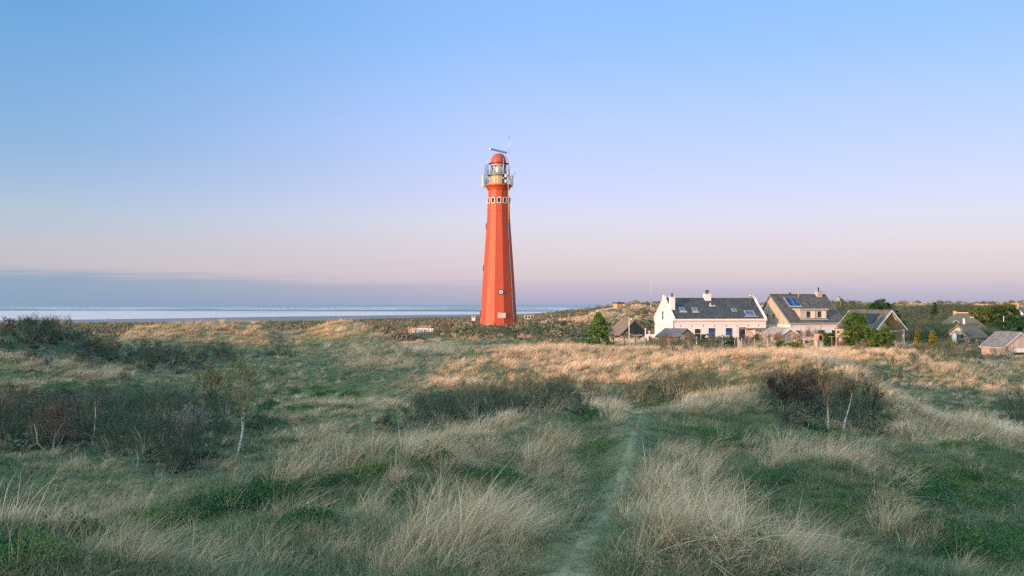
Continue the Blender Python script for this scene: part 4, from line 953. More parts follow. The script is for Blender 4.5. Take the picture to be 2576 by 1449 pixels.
# house with open porch gable and dark solar roof
th_ = R(-60); cR = at(2205, 866, 160)
Lp = 8.05
cor = Vector((cR.x - .5 * Lp, cR.y + .866 * Lp, EYE - 7.2))
ph, pr_, sl, an = house('porch_house', 'low house with dark solar roof and open white-edged porch gable', cor, th_, Lp, 6.7, 3.3, 6.1, GREYW, CORR, ox=.25, oy=.45, wx1=Lp - 2.4, barge=WHITEP, gutter=GREY)
sp = MB().box(-2.7, 2.7, -.06, .02, -1.3, 1.2).build('solar_array', DSOLAR, pr_, loc=sl(3.9, .52, .02), rot=(an - math.pi / 2, 0, 0))
MB().prism([(.6, 2.9), (6.1, 2.9), (3.35, 5.6)], Lp - 2.39, Lp - 2.33).build('gable_board', CURT, ph)
MB().prism([(3.42, 5.70), (6.75, 2.98), (6.75, 3.02), (3.42, 5.75)], Lp - 2.3, Lp + .2).build('soffit', CURT, ph)  # sun-facing half: the yellow light on it is put into its colour
MB().prism([(-.1, 2.94), (3.28, 5.70), (3.28, 5.75), (-.1, 2.99)], Lp - 2.3, Lp + .2).build('soffit', GREYW, ph)
for y_ in (.15, 6.5): MB().box(Lp - .1, Lp + .1, y_ - .1, y_ + .1, -1.2, 3.1).build('porch_post', WHITEP, ph)
MB().box(Lp - .08, Lp + .08, .2, 6.5, 2.80, 2.98).build('tie_beam', GREYW, ph)
MB().box(-.45, .45, -.05, .02, -1.0, 1.0).build('door', BLACK, ph, loc=(Lp - 2.4, 4.2, 1.0), rot=(0, 0, R(90)))

# barn, sheds, lean-to
th_ = R(-70); cR = at(1563, 850, 186)
bn_, br_, sl, an = house('dark_barn', 'low barn with tarred black gable and mossy brown roof', Vector((cR.x - .342 * 5, cR.y + .94 * 5, EYE - 6.5)), th_, 5, 5.6, .95, 3.45, DKBOARD, THATCH, ox=.15, oy=.35, th=.2, cat='barn')
MB().box(-1.2, 1.2, -.03, .0, -.05, .05).build('white_rail', WHITEP, bn_, loc=(5.03, 3.2, .75), rot=(0, 0, R(90)))
frame_ring(2.6, 1.3, .06, .04).build('door_frame', DKBOARD, bn_, loc=(5.0, 2.8, .75), rot=(0, 0, R(90)))
MB().box(-.2, -.06, -.5, -.3, .55, 3.5).build('verge', ROPE, br_) if False else MB().prism([(-.38, .98), (2.8, 3.72), (2.8, 3.86), (-.38, 1.12)], -.24, -.155).build('verge', ROPE, br_)
th_ = R(-45); c0 = at(1653, 846, 159.5)
s1, r1, sl, an = house('tiled_shed', 'small brick shed with slate-grey roof below the white gable', Vector((c0.x, c0.y, EYE - 7.1)), th_, 4.08, 4.5, 1.98, 3.05, BRICK, SLATE, ox=.2, oy=.25, cat='shed', gutter=BLACK)
win(s1, .7, .6, (1.3, 0, 1.2), fm=BLACK)
th_ = R(-70); cR = at(1963.5, 846, 165)
s2, r2, sl, an = house('garden_shed', 'low garden shed with faded pink sheet roof between the two houses', Vector((cR.x - .342 * 5.1, cR.y + .94 * 5.1, EYE - 7.0)), th_, 5.1, 3.6, 1.86, 2.95, TIMB, PINKT, ox=.2, oy=.25, cat='shed', barge=WHITEP)
th_ = R(-75); cR = at(2527, 874, 150)
s3, r3, sl, an = house('tiled_shed', 'grey tiled shed with lit wooden gable at the edge of the scrub', Vector((cR.x - .259 * 4.9, cR.y + .966 * 4.9, EYE - 8.35)), th_, 4.9, 5.8, 1.86, 3.95, GREYW, GREYT, ox=.12, oy=.2, cat='shed', barge=GREY, gutter=GREY)
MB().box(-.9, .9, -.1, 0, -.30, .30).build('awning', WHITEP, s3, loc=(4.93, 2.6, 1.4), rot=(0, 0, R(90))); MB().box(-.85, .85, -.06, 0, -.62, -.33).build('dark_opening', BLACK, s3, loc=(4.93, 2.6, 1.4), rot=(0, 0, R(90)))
lt = thing('lean_to', 'brown flat roofed lean-to with white posts against the white house', 'lean-to', at(1692, 866, 175), R(14))
MB().box(12.55, 17.9, -2.9, -.34, 2.62, 2.78).build('roof', plain('brown_felt', (.13, .09, .07), .9, .3, 2), lt)
for x_ in (12.65, 14.4, 16.0, 17.8): MB().box(x_ - .05, x_ + .05, -2.85, -2.75, -1.0, 2.615).build('post', WHITEP if x_ < 15 else WOODP, lt)
MB().prism([(-2.7, 2.6), (-2.7, 1.9), (-.6, 2.6)], 14.2, 14.26).build('side_panel', WHITEP, lt); MB().box(14.5, 15.3, -2.6, -2.54, .2, 2.1).build('screen', CREAM, lt)

# far houses
def far_house(lab, x, ybase, Y, rz, L, D, ev, rg, wall, roof, mats, wins=(), cat='house', ch=None, name='brick_house', barge=WHITEP, bl=0.0):
    c = at(x, ybase, Y)
    o, ro, sl, an = house(name, lab, c, R(rz), L, D, ev, rg, wall, roof, ox=.25, oy=.3, barge=barge, gutter=WHITEP if barge else None, cat=cat)
    for (y_, h_, w_, hh, nb) in wins: win(o, w_, hh, (-.0, y_, h_), rz=R(-90), b=.16, d=.08, bars=nb)
    for (x_, y_, z0, z1) in (ch or ()): chimney(ro, x_, y_, z0, z1, .7, .7, BRICK, 1)
    return o
far_house('brown brick house with white gable edges and two dark chimneys on the dune behind', 2124.4, 783, 520, 60, 9.8, 6.0, 2.2, 6.4, BRICK, SLATE, None, ((3.4, 4.4, 2.6, 1.1, 3), (1.8, 1.5, 2.6, 1.2, 2)), ch=((1.2, 3, 6, 7.3), (3.2, 3, 6, 7.3)))
far_house('small cream house with orange-red tiled roof on the dune behind', 2141, 780, 540, 60, 6, 4.0, 2.6, 4.8, CREAM, REDT, None, ((2.0, 1.6, 1.0, 1.0, 0),), ch=((1.5, 2, 4.4, 5.6),))
far_house('distant brick house with wide cream window standing alone in leafless scrub', 2289.5, 797, 430, 60, 8, 5.8, 1.2, 3.9, BRICK, SLATE, None, ((3.2, 1.9, 2.9, 1.1, 3),))
far_house('small white gabled house half hidden among dark trees', 2562, 806, 300, 50, 5, 3.6, 1.0, 3.0, WHITEW, GREYT, None, ((1.8, 1.0, .9, .8, 0),))
far_house('small white gabled house set higher among dark trees, with a thin chimney', 2574, 800, 310, 50, 5, 3.4, 1.2, 3.1, WHITEW, GREYT, None, ((1.8, 1.1, .9, .8, 0),), ch=((1.0, 1.7, 2.8, 4.6),))
# thatched houses
o = thing('thatched_house', 'dark thatched house with white arched dormer window', 'house', at(2430, 850, 250), R(-4))
MB().box(-4, 4, 0, 6, -1, 2.9).build('wall', BRICK, o)
ro = MB().add([(-4.9, -.9, 2.4), (4.9, -.9, 2.4), (4.9, 6.9, 2.4), (-4.9, 6.9, 2.4), (-1.4, 3, 6.3), (1.6, 3, 6.3), (-4.9, -.9, 2.75), (4.9, -.9, 2.75), (4.9, 6.9, 2.75), (-4.9, 6.9, 2.75)],
    [(0, 3, 2, 1), (0, 1, 7, 6), (1, 2, 8, 7), (2, 3, 9, 8), (3, 0, 6, 9), (6, 7, 5, 4), (7, 8, 5), (8, 9, 4, 5), (9, 6, 4)]).build('roof', THATCHG, o, bevel=.3)
MB().prism([(2.7, 6.15), (3.3, 6.15), (3.2, 6.42), (2.8, 6.42)], -1.3, 1.6).build('ridge_cap', plain('clay_ridge', (.42, .26, .15), .8, .2, 2), ro)
MB().box(-1.95, -1.35, 2.7, 3.3, 5.4, 6.75).build('chimney', ROPE, ro)
ey = [(math.cos(a) * .68, math.sin(a) * .72) for a in np.linspace(0, math.pi, 15)]
w = MB().prism([(x * 1.15, z_ * 1.15 - .06) for x, z_ in ey], -.12, 1.5, 'y').build('dormer_window', WHITEP, o, loc=(-2.35, .25, 3.55))
MB().prism([(x * .82, z_ * .82 + .08) for x, z_ in ey], -.15, -.1, 'y').build('pane', GLASS, w)
w = win(o, .9, .5, (2.0, 1.55, 5.0), bars=1, b=.1); MB().box(-.55, .55, .01, 1.2, -.3, .34).build('dormer_cheek', THATCHG, w)
th_ = R(38); c0 = at(2443, 870, 190)
o, ro, sl, an = house('thatched_cottage', 'small cottage with rounded grey thatch and pale gable window', c0, th_, 6, 5.2, 1.6, 3.6, plain('pale_render', (.42, .36, .32), .85, .12, 1.5), THATCH, ox=.35, oy=.55, th=.3, roof_bevel=.28)
win(o, 1.7, .85, (-.0, 2.2, 1.75), rz=R(-90), bars=1, fm=CREAM)
MB().lathe([(.16, 3.6), (.14, 5.2)], 10, c=(2.2, 2.6)).build('chimney', WHITEP, ro)

# brick hut and shelter on the dune top, beach huts
o = thing('brick_hut', 'square brick lookout hut with flat dark roof on the dune top', 'hut', gpt(1556, 300), R(25))
zb = HY - 0; hz = float(EYE - (783 - HY) * 300 / F - o.location.z)
MB().box(-1.15, 1.15, -1.15, 1.15, hz - 1.5, hz + 2.35).build('wall', HUTB, o)
MB().prism([(-1.35, hz + 2.35), (1.35, hz + 2.35), (1.25, hz + 2.62), (-1.25, hz + 2.72)], -1.35, 1.35).build('roof', BLACK, o)
MB().tube([(-.3, -.9, hz + 2.6), (-.3, -.9, hz + 3.7)], .03, 5).tube([(.2, -.9, hz + 2.6), (.2, -.9, hz + 3.3)], .03, 5).build('mast', BLACK, o)
MB().box(-1.2, -1.02, -1.2, -1.02, hz - 1, hz + 2.33).box(1.02, 1.2, -1.2, -1.02, hz - 1, hz + 2.33).build('corner_pier', HUTB, o)
MB().box(.95, 1.4, -1.30, -1.16, hz + 1.75, hz + 2.2).build('lamp_box', WHITEP, o)
c = at(1656, 766.5, 310); o = thing('shelter', 'open flat roofed shelter on the dune behind the white gable', 'shelter', c, R(10))
MB().prism([(-1.6, .95), (1.6, .75), (1.6, .9), (-1.6, 1.1)], -1.9, 1.9).build('roof', TEAL, o)
for x_ in (-1.5, -.5, .5, 1.5): MB().box(x_ - .07, x_ + .07, -1.3, -1.16, -1.6, .93).build('post', WOODP, o)
for x, yb, Y, w_, h_, lab in ((1191.5, 801.2, 500, 1.6, .9, 'tiny white hut by the pale track beyond the tower'), (1331, 801.5, 450, 4.0, 1.2, 'low white hut with open front between tower and dunes')):
    o = thing('beach_hut', lab, 'hut', at(x, yb, Y), R(8))
    MB().box(-w_ / 2, w_ / 2, 0, 1.6, -1.2, h_).build('wall', WHITEP, o); MB().box(-w_ / 2 - .2, w_ / 2 + .2, -.4, 1.8, h_ + .003, h_ + .22).build('roof', GREY, o)
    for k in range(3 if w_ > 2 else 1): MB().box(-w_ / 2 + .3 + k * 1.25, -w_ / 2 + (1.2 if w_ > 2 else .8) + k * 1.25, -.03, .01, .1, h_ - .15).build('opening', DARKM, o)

# ------------------------------------------------------------------ fences, posts, garden things
def post_fence(name, label, pts, ph, pr, mat, rails, rail_r, rail_mat, cat='fence', closed=False, cap=None):
    o = thing(name, label, cat, pts[0])
    L_ = [p - pts[0] for p in pts]
    for p in L_:
        MB().lathe([(pr, -.4), (pr, ph - .03), (pr * .6, ph)], 8, c=(p.x, p.y)).build('post', mat, o, loc=(0, 0, p.z))
    for h in rails: MB().tube([p + Vector((0, 0, h)) for p in L_], rail_r, 4, smooth=False).build('wire' if rail_r < .02 else 'rail', rail_mat, o)
    return o
post_fence('wire_fence', 'dark post and wire fence running below the pine and barn', [gpt(x, 150 + (x - 1430) * .02) for x in (1438, 1466, 1491, 1514.6, 1543.7, 1571.4, 1598.5, 1626.3)], 1.35, .06, DARKM, (.4, .8, 1.2), .012, GREY)
post_fence('wire_fence', 'dark post fence below the tower shrubs, close spaced towards the palings', [gpt(x, 186 - (x - 1080) * .08) for x in (1062, 1068, 1074, 1080, 1086, 1092, 1098, 1105, 1117.8, 1126.6, 1140.8, 1156)], 1.25, .055, DARKM, (.5, 1.0), .012, GREY)
post_fence('garden_fence', 'dark stakes with rope in front of the blue door', [gpt(x, 157) for x in (1765, 1779, 1793, 1806, 1812, 1822, 1840, 1851)], 1.3, .06, DARKM, (1.15,), .02, WOODP)
post_fence('garden_fence', 'thin wooden post and wire fence in front of the lean-to and garden shed', [gpt(x, 150) for x in (1866, 1898, 1931, 1966, 1998)], 1.6, .06, WOODP, (1.3,), .012, GREY)
# paling fence and low white wall beside the tower
o = thing('paling_fence', 'sunlit upright paling boards around a white panel beside the tower', 'fence', gpt(1050, 212))
b0 = o.location
def pale(x, Y, h, w, mat, base=None):
    p = gpt(x, Y) - b0; MB().box(-w / 2, w / 2, -.03, .03, -.4, h).build('paling', mat, o, loc=p, rot=(0, R(random.Random(int(x * 10)).uniform(-3, 3)), R(-20)))
rq = random.Random(8)
for k in range(14): pale(1027.5 + k * 1.35, 208 + k * .35, rq.uniform(.9, 1.35), .10, CREAM if k % 4 == 0 else TIMB)
for k in range(14): pale(1052 + k * 2.4 + rq.uniform(-.6, .6), 219, rq.uniform(1.1, 1.5), .10, TIMB)
for k in range(15): pale(1044 + k * 2.6 + rq.uniform(-.6, .6), 207, rq.uniform(.7, .95), .08, DARKM)
p0, p1 = gpt(1046, 211) - b0, gpt(1090, 211) - b0
MB().box(p0.x, p1.x, p0.y - .05, p0.y + .05, p0.z - .2, p0.z + .95).build('white_panel', WHITEP, o)
o = thing('low_wall', 'low white wall with two dark posts in the grass before the tower', 'wall', gpt(948, 175))
MB().box(-1.75, 1.75, -.1, .1, -.5, .42).build('wall', WHITEP, o)
for x_ in (-.95, 1.0): MB().box(x_ - .09, x_ + .09, -.22, -.104, -.4, .55).build('post', BLACK, o)
# masts and poles
o = thing('radio_mast', 'thin pale radio mast with thicker foot on the dune', 'mast', gpt(1637.4, 270))
zt = EYE - (703 - HY) * 270 / F - o.location.z; z0 = EYE - (770 - HY) * 270 / F - o.location.z
MB().tube([(0, 0, -.3), (0, 0, z0 + 1.0)], .065, 8).build('foot', STEEL, o); MB().tube([(0, 0, z0 + 1.0), (0, 0, zt)], .035, 6).build('mast', GREY, o)
MB().box(-.07, .07, -.07, .07, zt, zt + .12).build('tip', GREY, o); MB().box(-.08, .08, -.08, .08, z0 + 1.0, z0 + 1.15).build('lamp', REDT, o)
for x, Y, y1, lab in ((2427, 235, 806, 'white flagpole rising before the thatched roof'), (2524.7, 225, 795.8, 'white flagpole standing in the dark trees')):
    o = thing('flagpole', lab, 'flagpole', gpt(x, Y)); zt = EYE - (y1 - HY) * Y / F - o.location.z
    MB().tube([(0, 0, -.3), (0, 0, zt)], .10, 8, r2=.055).build('pole', WHITEP, o); MB().lathe([(.03, zt), (.09, zt + .06), (.03, zt + .13)], 10).build('finial', WHITEP, o)
o = thing('lamp_post', 'tall white lamp post with two lamp heads before the barn', 'lamp post', gpt(1582.6, 176)); zt = EYE - (806 - HY) * 176 / F - o.location.z
MB().tube([(0, 0, -.3), (0, 0, zt)], .06, 8).build('pole', WHITEP, o)
for x_, z_ in ((.12, .12), (.42, .2)):
    MB().tube([(0, 0, zt - .02), (x_, -.05, zt + z_)], .03, 5).build('arm', WHITEP, o); MB().lathe([(.04, zt + z_ - .1), (.11, zt + z_), (.08, zt + z_ + .14)], 10, c=(x_, -.05)).build('lamp_head', WHITEP, o)
o = thing('lamp_post', 'small garden lamp with white ball by the tiled shed', 'lamp post', gpt(1752, 153)); zt = EYE - (851.6 - HY) * 153 / F - o.location.z
MB().tube([(0, 0, -.3), (0, 0, zt)], .035, 6).build('pole', STEEL, o); MB().lathe([(.02, zt - .02), (.13, zt + .08), (.15, zt + .16), (.12, zt + .26), (.02, zt + .32)], 12).build('lamp_globe', WHITEP, o)
o = thing('timber_post', 'tall plain timber post standing before the dormer house', 'post', gpt(2104, 150)); zt = EYE - (817.6 - HY) * 150 / F - o.location.z
MB().box(-.08, .08, -.08, .08, -.4, zt).build('shaft', WOODP, o); MB().box(-.11, .11, -.11, .11, zt + .002, zt + .06).build('cap', WOODP, o)
o = thing('clothes_post', 'thin T-shaped clothes post beside the arched oven', 'post', gpt(2092.6, 152)); zt = EYE - (847 - HY) * 152 / F - o.location.z
MB().tube([(0, 0, -.3), (0, 0, zt)], .035, 6).build('pole', WOODP, o); MB().tube([(-.45, 0, zt + .04), (.45, 0, zt + .04)], .035, 6).build('crossbar', WOODP, o)
o = thing('wooden_frame', 'waist-high wooden frame of two posts and a crossbeam', 'frame', gpt(2034, 150)); zt = EYE - (853 - HY) * 150 / F - o.location.z
for x_ in (-.72, .9): MB().box(x_ - .08, x_ + .08, -.08, .08, -.4, zt - .08).build('post', WOODP, o)
MB().box(-1.05, 1.05, -.09, .09, zt - .078, zt + .08).build('crossbeam', WOODP, o)
o = thing('brick_oven', 'small arched brick garden oven on a pale stone base', 'oven', gpt(2059, 153), R(20)); zt = EYE - (861 - HY) * 153 / F - o.location.z
MB().box(-.5, .5, -.5, .5, -.4, zt + .25).build('base', STONE, o)
ar = [(-.48, 0), (.48, 0), (.48, .6)] + [(math.cos(a) * .48, .6 + math.sin(a) * .48) for a in np.linspace(0, math.pi, 13)[1:-1]] + [(-.48, .6)]
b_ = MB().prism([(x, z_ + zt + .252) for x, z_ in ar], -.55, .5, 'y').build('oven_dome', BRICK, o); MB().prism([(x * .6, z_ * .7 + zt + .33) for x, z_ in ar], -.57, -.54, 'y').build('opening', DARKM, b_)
MB().prism([(x * 1.06, (z_ - .0) * 1.03 + zt + .256) for x, z_ in ar], -.60, -.552, 'y').build('arch_rim', HUTB, b_) if False else None
o = thing('garden_wall', 'white garden wall joining the barn to the white gable', 'wall', at(1636.5, 856, 170), R(-6))
MB().box(-.75, .95, -.12, .12, -.8, .95).build('wall', WHITEW, o); MB().box(-.78, .98, -.15, .15, .953, 1.03).build('coping', WHITEP, o)
for x, y1, lab in ((1623.5, 829, 'slim white gate post with ball top beside the barn'), (1633, 835, 'shorter white gate post by the garden wall')):
    o = thing('gate_post', lab, 'post', gpt(x, 166)); zt = EYE - (y1 - HY) * 166 / F - o.location.z
    MB().box(-.06, .06, -.06, .06, -.4, zt).build('shaft', WHITEP, o); MB().lathe([(.03, zt), (.12, zt + .06), (.12, zt + .14), (.03, zt + .22)], 10).build('ball', WHITEP, o)
o = thing('timber_screen', 'pale timber screen sloping down beside the garden stakes', 'screen', gpt(1861, 156)); zt = EYE - (848 - HY) * 156 / F - o.location.z
MB().add([(-.45, 0, -.3), (.4, .2, -.3), (.4, .2, zt - .9), (-.45, 0, zt), (-.45, .06, -.3), (.4, .26, -.3), (.4, .26, zt - .9), (-.45, .06, zt)], [(0, 1, 2, 3), (7, 6, 5, 4), (0, 4, 5, 1), (1, 5, 6, 2), (2, 6, 7, 3), (3, 7, 4, 0)]).build('panel', GREYW, o)
MB().box(-.53, -.452, -.03, .09, -.4, zt + .06).build('post', DARKM, o)
o = thing('garden_ornament', 'white bell-shaped garden ornament with short mast and arms', 'ornament', gpt(2401, 178)); zt = EYE - (846 - HY) * 178 / F - o.location.z
MB().lathe([(.42, zt - 1.2), (.40, zt), (.30, zt + .25), (.12, zt + .5), (.05, zt + .6)], 14).build('body', WHITEP, o); MB().tube([(0, 0, zt + .55), (0, 0, zt + 1.1)], .05, 6).build('mast', WHITEP, o); MB().tube([(-.5, -.05, zt + .25), (.55, -.05, zt + .15)], .035, 5).build('arm', WHITEP, o)

# ------------------------------------------------------------------ walkers and mooring posts on the beach
COAT = plain('dark_coat', (.03, .032, .04), .8, .1, 3)
def walker(label, x, y, stride, lean):
    Y = seaY(y); o = thing('person', label, 'person', ((x - CX) * Y / F, Y, 0.0), R(20 * lean))
    me = bpy.data.meshes.new('body'); bm = bmesh.new(); sk = bm.verts.layers.skin.verify()
    def V(p, r): v = bm.verts.new(p); v[sk].radius = (r, r); return v
    hip = V((0, 0, .95), .17); ch = V((0, .02, 1.32), .20); nk = V((0, .03, 1.5), .075); hd = V((0, .01, 1.62), .105); tp = V((0, .01, 1.75), .08)
    for a, b in ((hip, ch), (ch, nk), (nk, hd), (hd, tp)): bm.edges.new((a, b))
    for s_ in (-1, 1):
        k = V((s_ * .11, -s_ * stride * .5, .50), .085); f_ = V((s_ * .11, -s_ * stride + .03, .07), .06); t_ = V((s_ * .11, -s_ * stride - .14, .04), .045)
        e = V((s_ * .27, s_ * stride * .3, 1.12), .06); w_ = V((s_ * .27, s_ * stride * .5 - .06, .86), .045); h_ = V((s_ * .26, s_ * stride * .55 - .1, .74), .04)
        for a, b in ((hip, k), (k, f_), (f_, t_), (ch, e), (e, w_), (w_, h_)): bm.edges.new((a, b))
    hip[sk].use_root = True
    bm.to_mesh(me); bm.free(); me.materials.append(COAT)
    b = bpy.data.objects.new('body', me); COL.objects.link(b); b.parent = o
    b.modifiers.new('skin', 'SKIN'); sd = b.modifiers.new('sub', 'SUBSURF'); sd.levels = 1; sd.render_levels = 1
    return o
walker('dark clothed person walking at the water, first of the far pair', 271, 802.6, .24, 1)
walker('dark clothed person walking a step behind the first of the far pair', 276, 802.4, .16, 2)
walker('dark clothed person standing alone at the water edge', 529, 800.6, .05, -1)
walker('dark clothed person strolling a few paces from the lone standing one', 542, 800.5, .2, -2)
walker('dark clothed person on the sand nearest the tower', 1002, 793.6, .12, 1)
walker('dark clothed person on the sand short of the dunes, second before the tower', 975, 793.9, .18, 3)
mp = None
for k in range(16):
    x = 640 + k * 3.7; Y = seaY(803.4 - k * .03)
    if mp is None:
        mp = MB().lathe([(.16, -.5), (.15, .75), (.12, .8)], 8).build('beach_post', DARKSAND); tag(mp, 'short dark timber post in the low row across the beach sand', 'post', 'row of beach posts'); q = mp
    else: q = mp.copy(); COL.objects.link(q)
    q.location = ((x - CX) * Y / F, Y, 0.0); q.scale = (1, 1, .7 + .4 * ((k * 7) % 5) / 5)
# ------------------------------------------------------------------ cover materials
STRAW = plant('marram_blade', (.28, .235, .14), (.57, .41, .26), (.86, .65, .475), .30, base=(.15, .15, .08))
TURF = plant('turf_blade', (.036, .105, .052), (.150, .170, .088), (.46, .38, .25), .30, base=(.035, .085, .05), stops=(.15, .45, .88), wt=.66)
LEAFY = plant('crowberry_leaf', (.014, .070, .042), (.045, .115, .042), (.14, .19, .05), .2)
TWIG = plant('bare_twig', (.045, .082, .056), (.105, .122, .082), (.40, .36, .28), .05)
HEATH = plant('heath_leaf', (.050, .095, .068), (.150, .140, .090), (.32, .235, .155), .2)

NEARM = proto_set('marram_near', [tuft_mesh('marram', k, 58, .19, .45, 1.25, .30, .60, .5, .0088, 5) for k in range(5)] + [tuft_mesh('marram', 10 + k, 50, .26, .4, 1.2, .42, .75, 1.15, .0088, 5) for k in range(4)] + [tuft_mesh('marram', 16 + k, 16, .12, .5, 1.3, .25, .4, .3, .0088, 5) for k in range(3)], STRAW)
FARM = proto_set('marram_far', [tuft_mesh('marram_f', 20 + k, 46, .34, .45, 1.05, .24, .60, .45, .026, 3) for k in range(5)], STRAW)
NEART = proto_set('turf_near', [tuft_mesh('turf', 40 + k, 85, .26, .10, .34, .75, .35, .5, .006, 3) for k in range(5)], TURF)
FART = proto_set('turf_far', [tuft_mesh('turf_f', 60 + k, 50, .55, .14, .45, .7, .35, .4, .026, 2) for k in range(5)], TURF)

def leaf_cloud(seed, pts, size, nrm_up=.3, elong=1.6):
    """one small folded leaf quad per point"""
    g = np.random.default_rng(seed); n = len(pts)
    a = g.normal(0, 1, (n, 3)); a[:, 2] += nrm_up; a /= np.linalg.norm(a, axis=1)[:, None]
    b = np.cross(a, g.normal(0, 1, (n, 3))); b /= np.linalg.norm(b, axis=1)[:, None]; c = np.cross(a, b)
    s = (size * g.uniform(.6, 1.4, n))[:, None]
    V = np.stack([pts - b * s * elong * .5, pts + c * s * .5 + a * s * .12, pts + b * s * elong * .5, pts - c * s * .5 + a * s * .12], 1).reshape(-1, 3)
    return V, np.arange(n * 4).reshape(-1, 4)
def mound(seed, n, r, h, size):
    g = np.random.default_rng(seed); a = g.uniform(0, 6.283, n); q = np.sqrt(g.random(n)); top = h * (1 - q ** 2) * (1 + .35 * np.sin(a * 3 + seed) + .25 * np.sin(a * 7))
    z = top * g.uniform(.25, 1.05, n); P_ = np.stack([np.cos(a) * q * r, np.sin(a) * q * r, z], 1)
    V, Q = leaf_cloud(seed, P_, size); return np_mesh('mound', V, Q, {'tint': np.repeat(g.random(n), 4), 'along': np.ones(n * 4)})
CROW = proto_set('crowberry', [mound(80 + k, 1100, .36, .15, .015) for k in range(4)], LEAFY)
HEAT = proto_set('heath', [mound(90 + k, 520, 1.0, .75, .15) for k in range(5)], HEATH)
SHR = proto_set('scrub', [skeleton_mesh('scrub', branches(100 + k, 2.1, trunks=6, r0=.026, depth=3, kids=(3, 4), spread=.48, up=.3, crook=.17, lenk=.62, base_spread=.7, minr=.005), thick=1.0, seed=-1 - k) for k in range(5)], TWIG)

# ------------------------------------------------------------------ places kept free of wild growth
CLEAR = []          # (X, Y, radius)
def clear_at(x, Y, r): CLEAR.append(((x - CX) * Y / F, Y, r))
clear_at(1254, 204, 5.5); clear_at(1248, 196, 4); clear_at(1556, 300, 5); clear_at(1556, 291, 5); clear_at(1557, 282, 4.5)
for x in range(1024, 1096, 9): clear_at(x, 210, 4); clear_at(x, 202, 4)
for x in (935, 948, 961): clear_at(x, 174, 2.5); clear_at(x, 169, 2.5)
for x in range(1670, 1960, 22): clear_at(x, 181, 4.5)
for x in range(1960, 2140, 22): clear_at(x, 183, 5)
for x in range(2150, 2270, 20): clear_at(x, 170, 4.5)
for x in (1555, 1575, 1600): clear_at(x, 192, 3.6)
for x in range(2480, 2600, 20): clear_at(x, 152, 3.4)
def not_clear(X, Y):
    k = np.ones(len(X), bool)
    px = CX + F * X / np.maximum(Y, 1)
    k &= ~((px > 1008) & (px < 1106) & (Y > 176) & (Y < 240)) & ~((px > 915) & (px < 985) & (Y > 158) & (Y < 190))
    for a, b, r in CLEAR: k &= (X - a) ** 2 + (Y - b) ** 2 > r * r
    return k

SINGLE = [(x, hit(x, y), r) for x, y, r in ((597, 1140, 1.6), (590, 1160, 1.2), (2084, 1085, .9), (2121, 1085, .9), (2084, 1105, .8), (2121, 1105, .8), (535, 1010, 2.4), (610, 1000, 2.2), (560, 1035, 2.0), (232, 1120, .7), (130, 1145, 1.2), (395, 985, 1.5))]
def open_view(X, Y):
    k = np.ones(len(X), bool)
    for x, Yq, r in SINGLE: k &= (X - (x - CX) * Yq / F) ** 2 + (Y - Yq) ** 2 > r * r
    return k
# marram: the pale bent tufts
def marram(name, coll, npro, rho, p, y0, y1, wide):
    X, Y, Z = sample(rho, p, y0, y1)
    px, py, m, s, g, d = masks(X, Y, Z)
    nz = fbm(X, Y, 1.5, 3, .55, 40) * .5 + .5
    n2 = fbm(X, Y, 6.0, 3, .55, 44) * .5 + .5
    dens = m * (.50 + .66 * smooth(.28, .64, nz)) + .12 + .08 * smooth(44, 60, Y) * (nz > .45) + .20 * smooth(.56, .72, n2 * .5 + nz * .5)
    dens *= 1 - .75 * np.clip(g * (1 - m * .6), 0, 1); dens *= 1 - .72 * np.clip(s, 0, 1)
    dens *= smooth(.32, .75, d + (nz - .5) * .3)
    k = (_gs.random(len(X)) < np.clip(dens, 0, 1)) & not_clear(X, Y)
    X, Y, Z, m, nz = X[k], Y[k], Z[k], m[k], nz[k]
    size = _gs.uniform(.40, 1.15, len(X)) * (.64 + .36 * np.clip(m, 0, 1)) * (.8 + .4 * nz)
    tone = np.clip(.10 + .42 * np.clip(m, 0, 1) * (.4 + .8 * nz) + _gs.normal(0, .22, len(X)), 0, 1)
    lay(name, coll, npro, X, Y, Z, size * wide, size, tone, .17, .85)
marram('marram_grass', NEARM, 12, 16.0, 1.2, 8.5, 46, 1.0)
marram('marram_grass', FARM, 5, 26.0, 1.15, 44, 170, 1.2)

# short turf everywhere
def turf(name, coll, npro, rho, p, y0, y1, wide):
    X, Y, Z = sample(rho, p, y0, y1)
    px, py, m, s, g, d = masks(X, Y, Z)
    nz = fbm(X, Y, 2.2, 4, .6, 50) * .5 + .5
    k = (_gs.random(len(X)) < (.95 - .45 * np.clip(s, 0, 1)) * (.44 + .56 * smooth(.0, .5, d + (nz - .5) * .9))) & not_clear(X, Y)
    X, Y, Z, m, s, g, nz, d = X[k], Y[k], Z[k], m[k], s[k], g[k], nz[k], d[k]
    size = _gs.uniform(.6, 1.25, len(X)) * (.42 + .58 * smooth(.1, .8, d + (nz - .5) * .6))
    tone = np.clip(-.05 + .66 * nz - .40 * np.clip(g, 0, 1) - .22 * np.clip(s, 0, 1) + .50 * np.clip(m, 0, 1) + .12 * smooth(45, 80, Y) + _gs.normal(0, .21, len(X)), 0, 1)
    lay(name, coll, npro, X, Y, Z, size * wide, size, tone, .15, 4)
turf('dune_turf', NEART, 5, 60.0, 1.5, 8.5, 40, 1.0)
turf('dune_turf', FART, 5, 14.0, 1.3, 38, 175, 1.15)

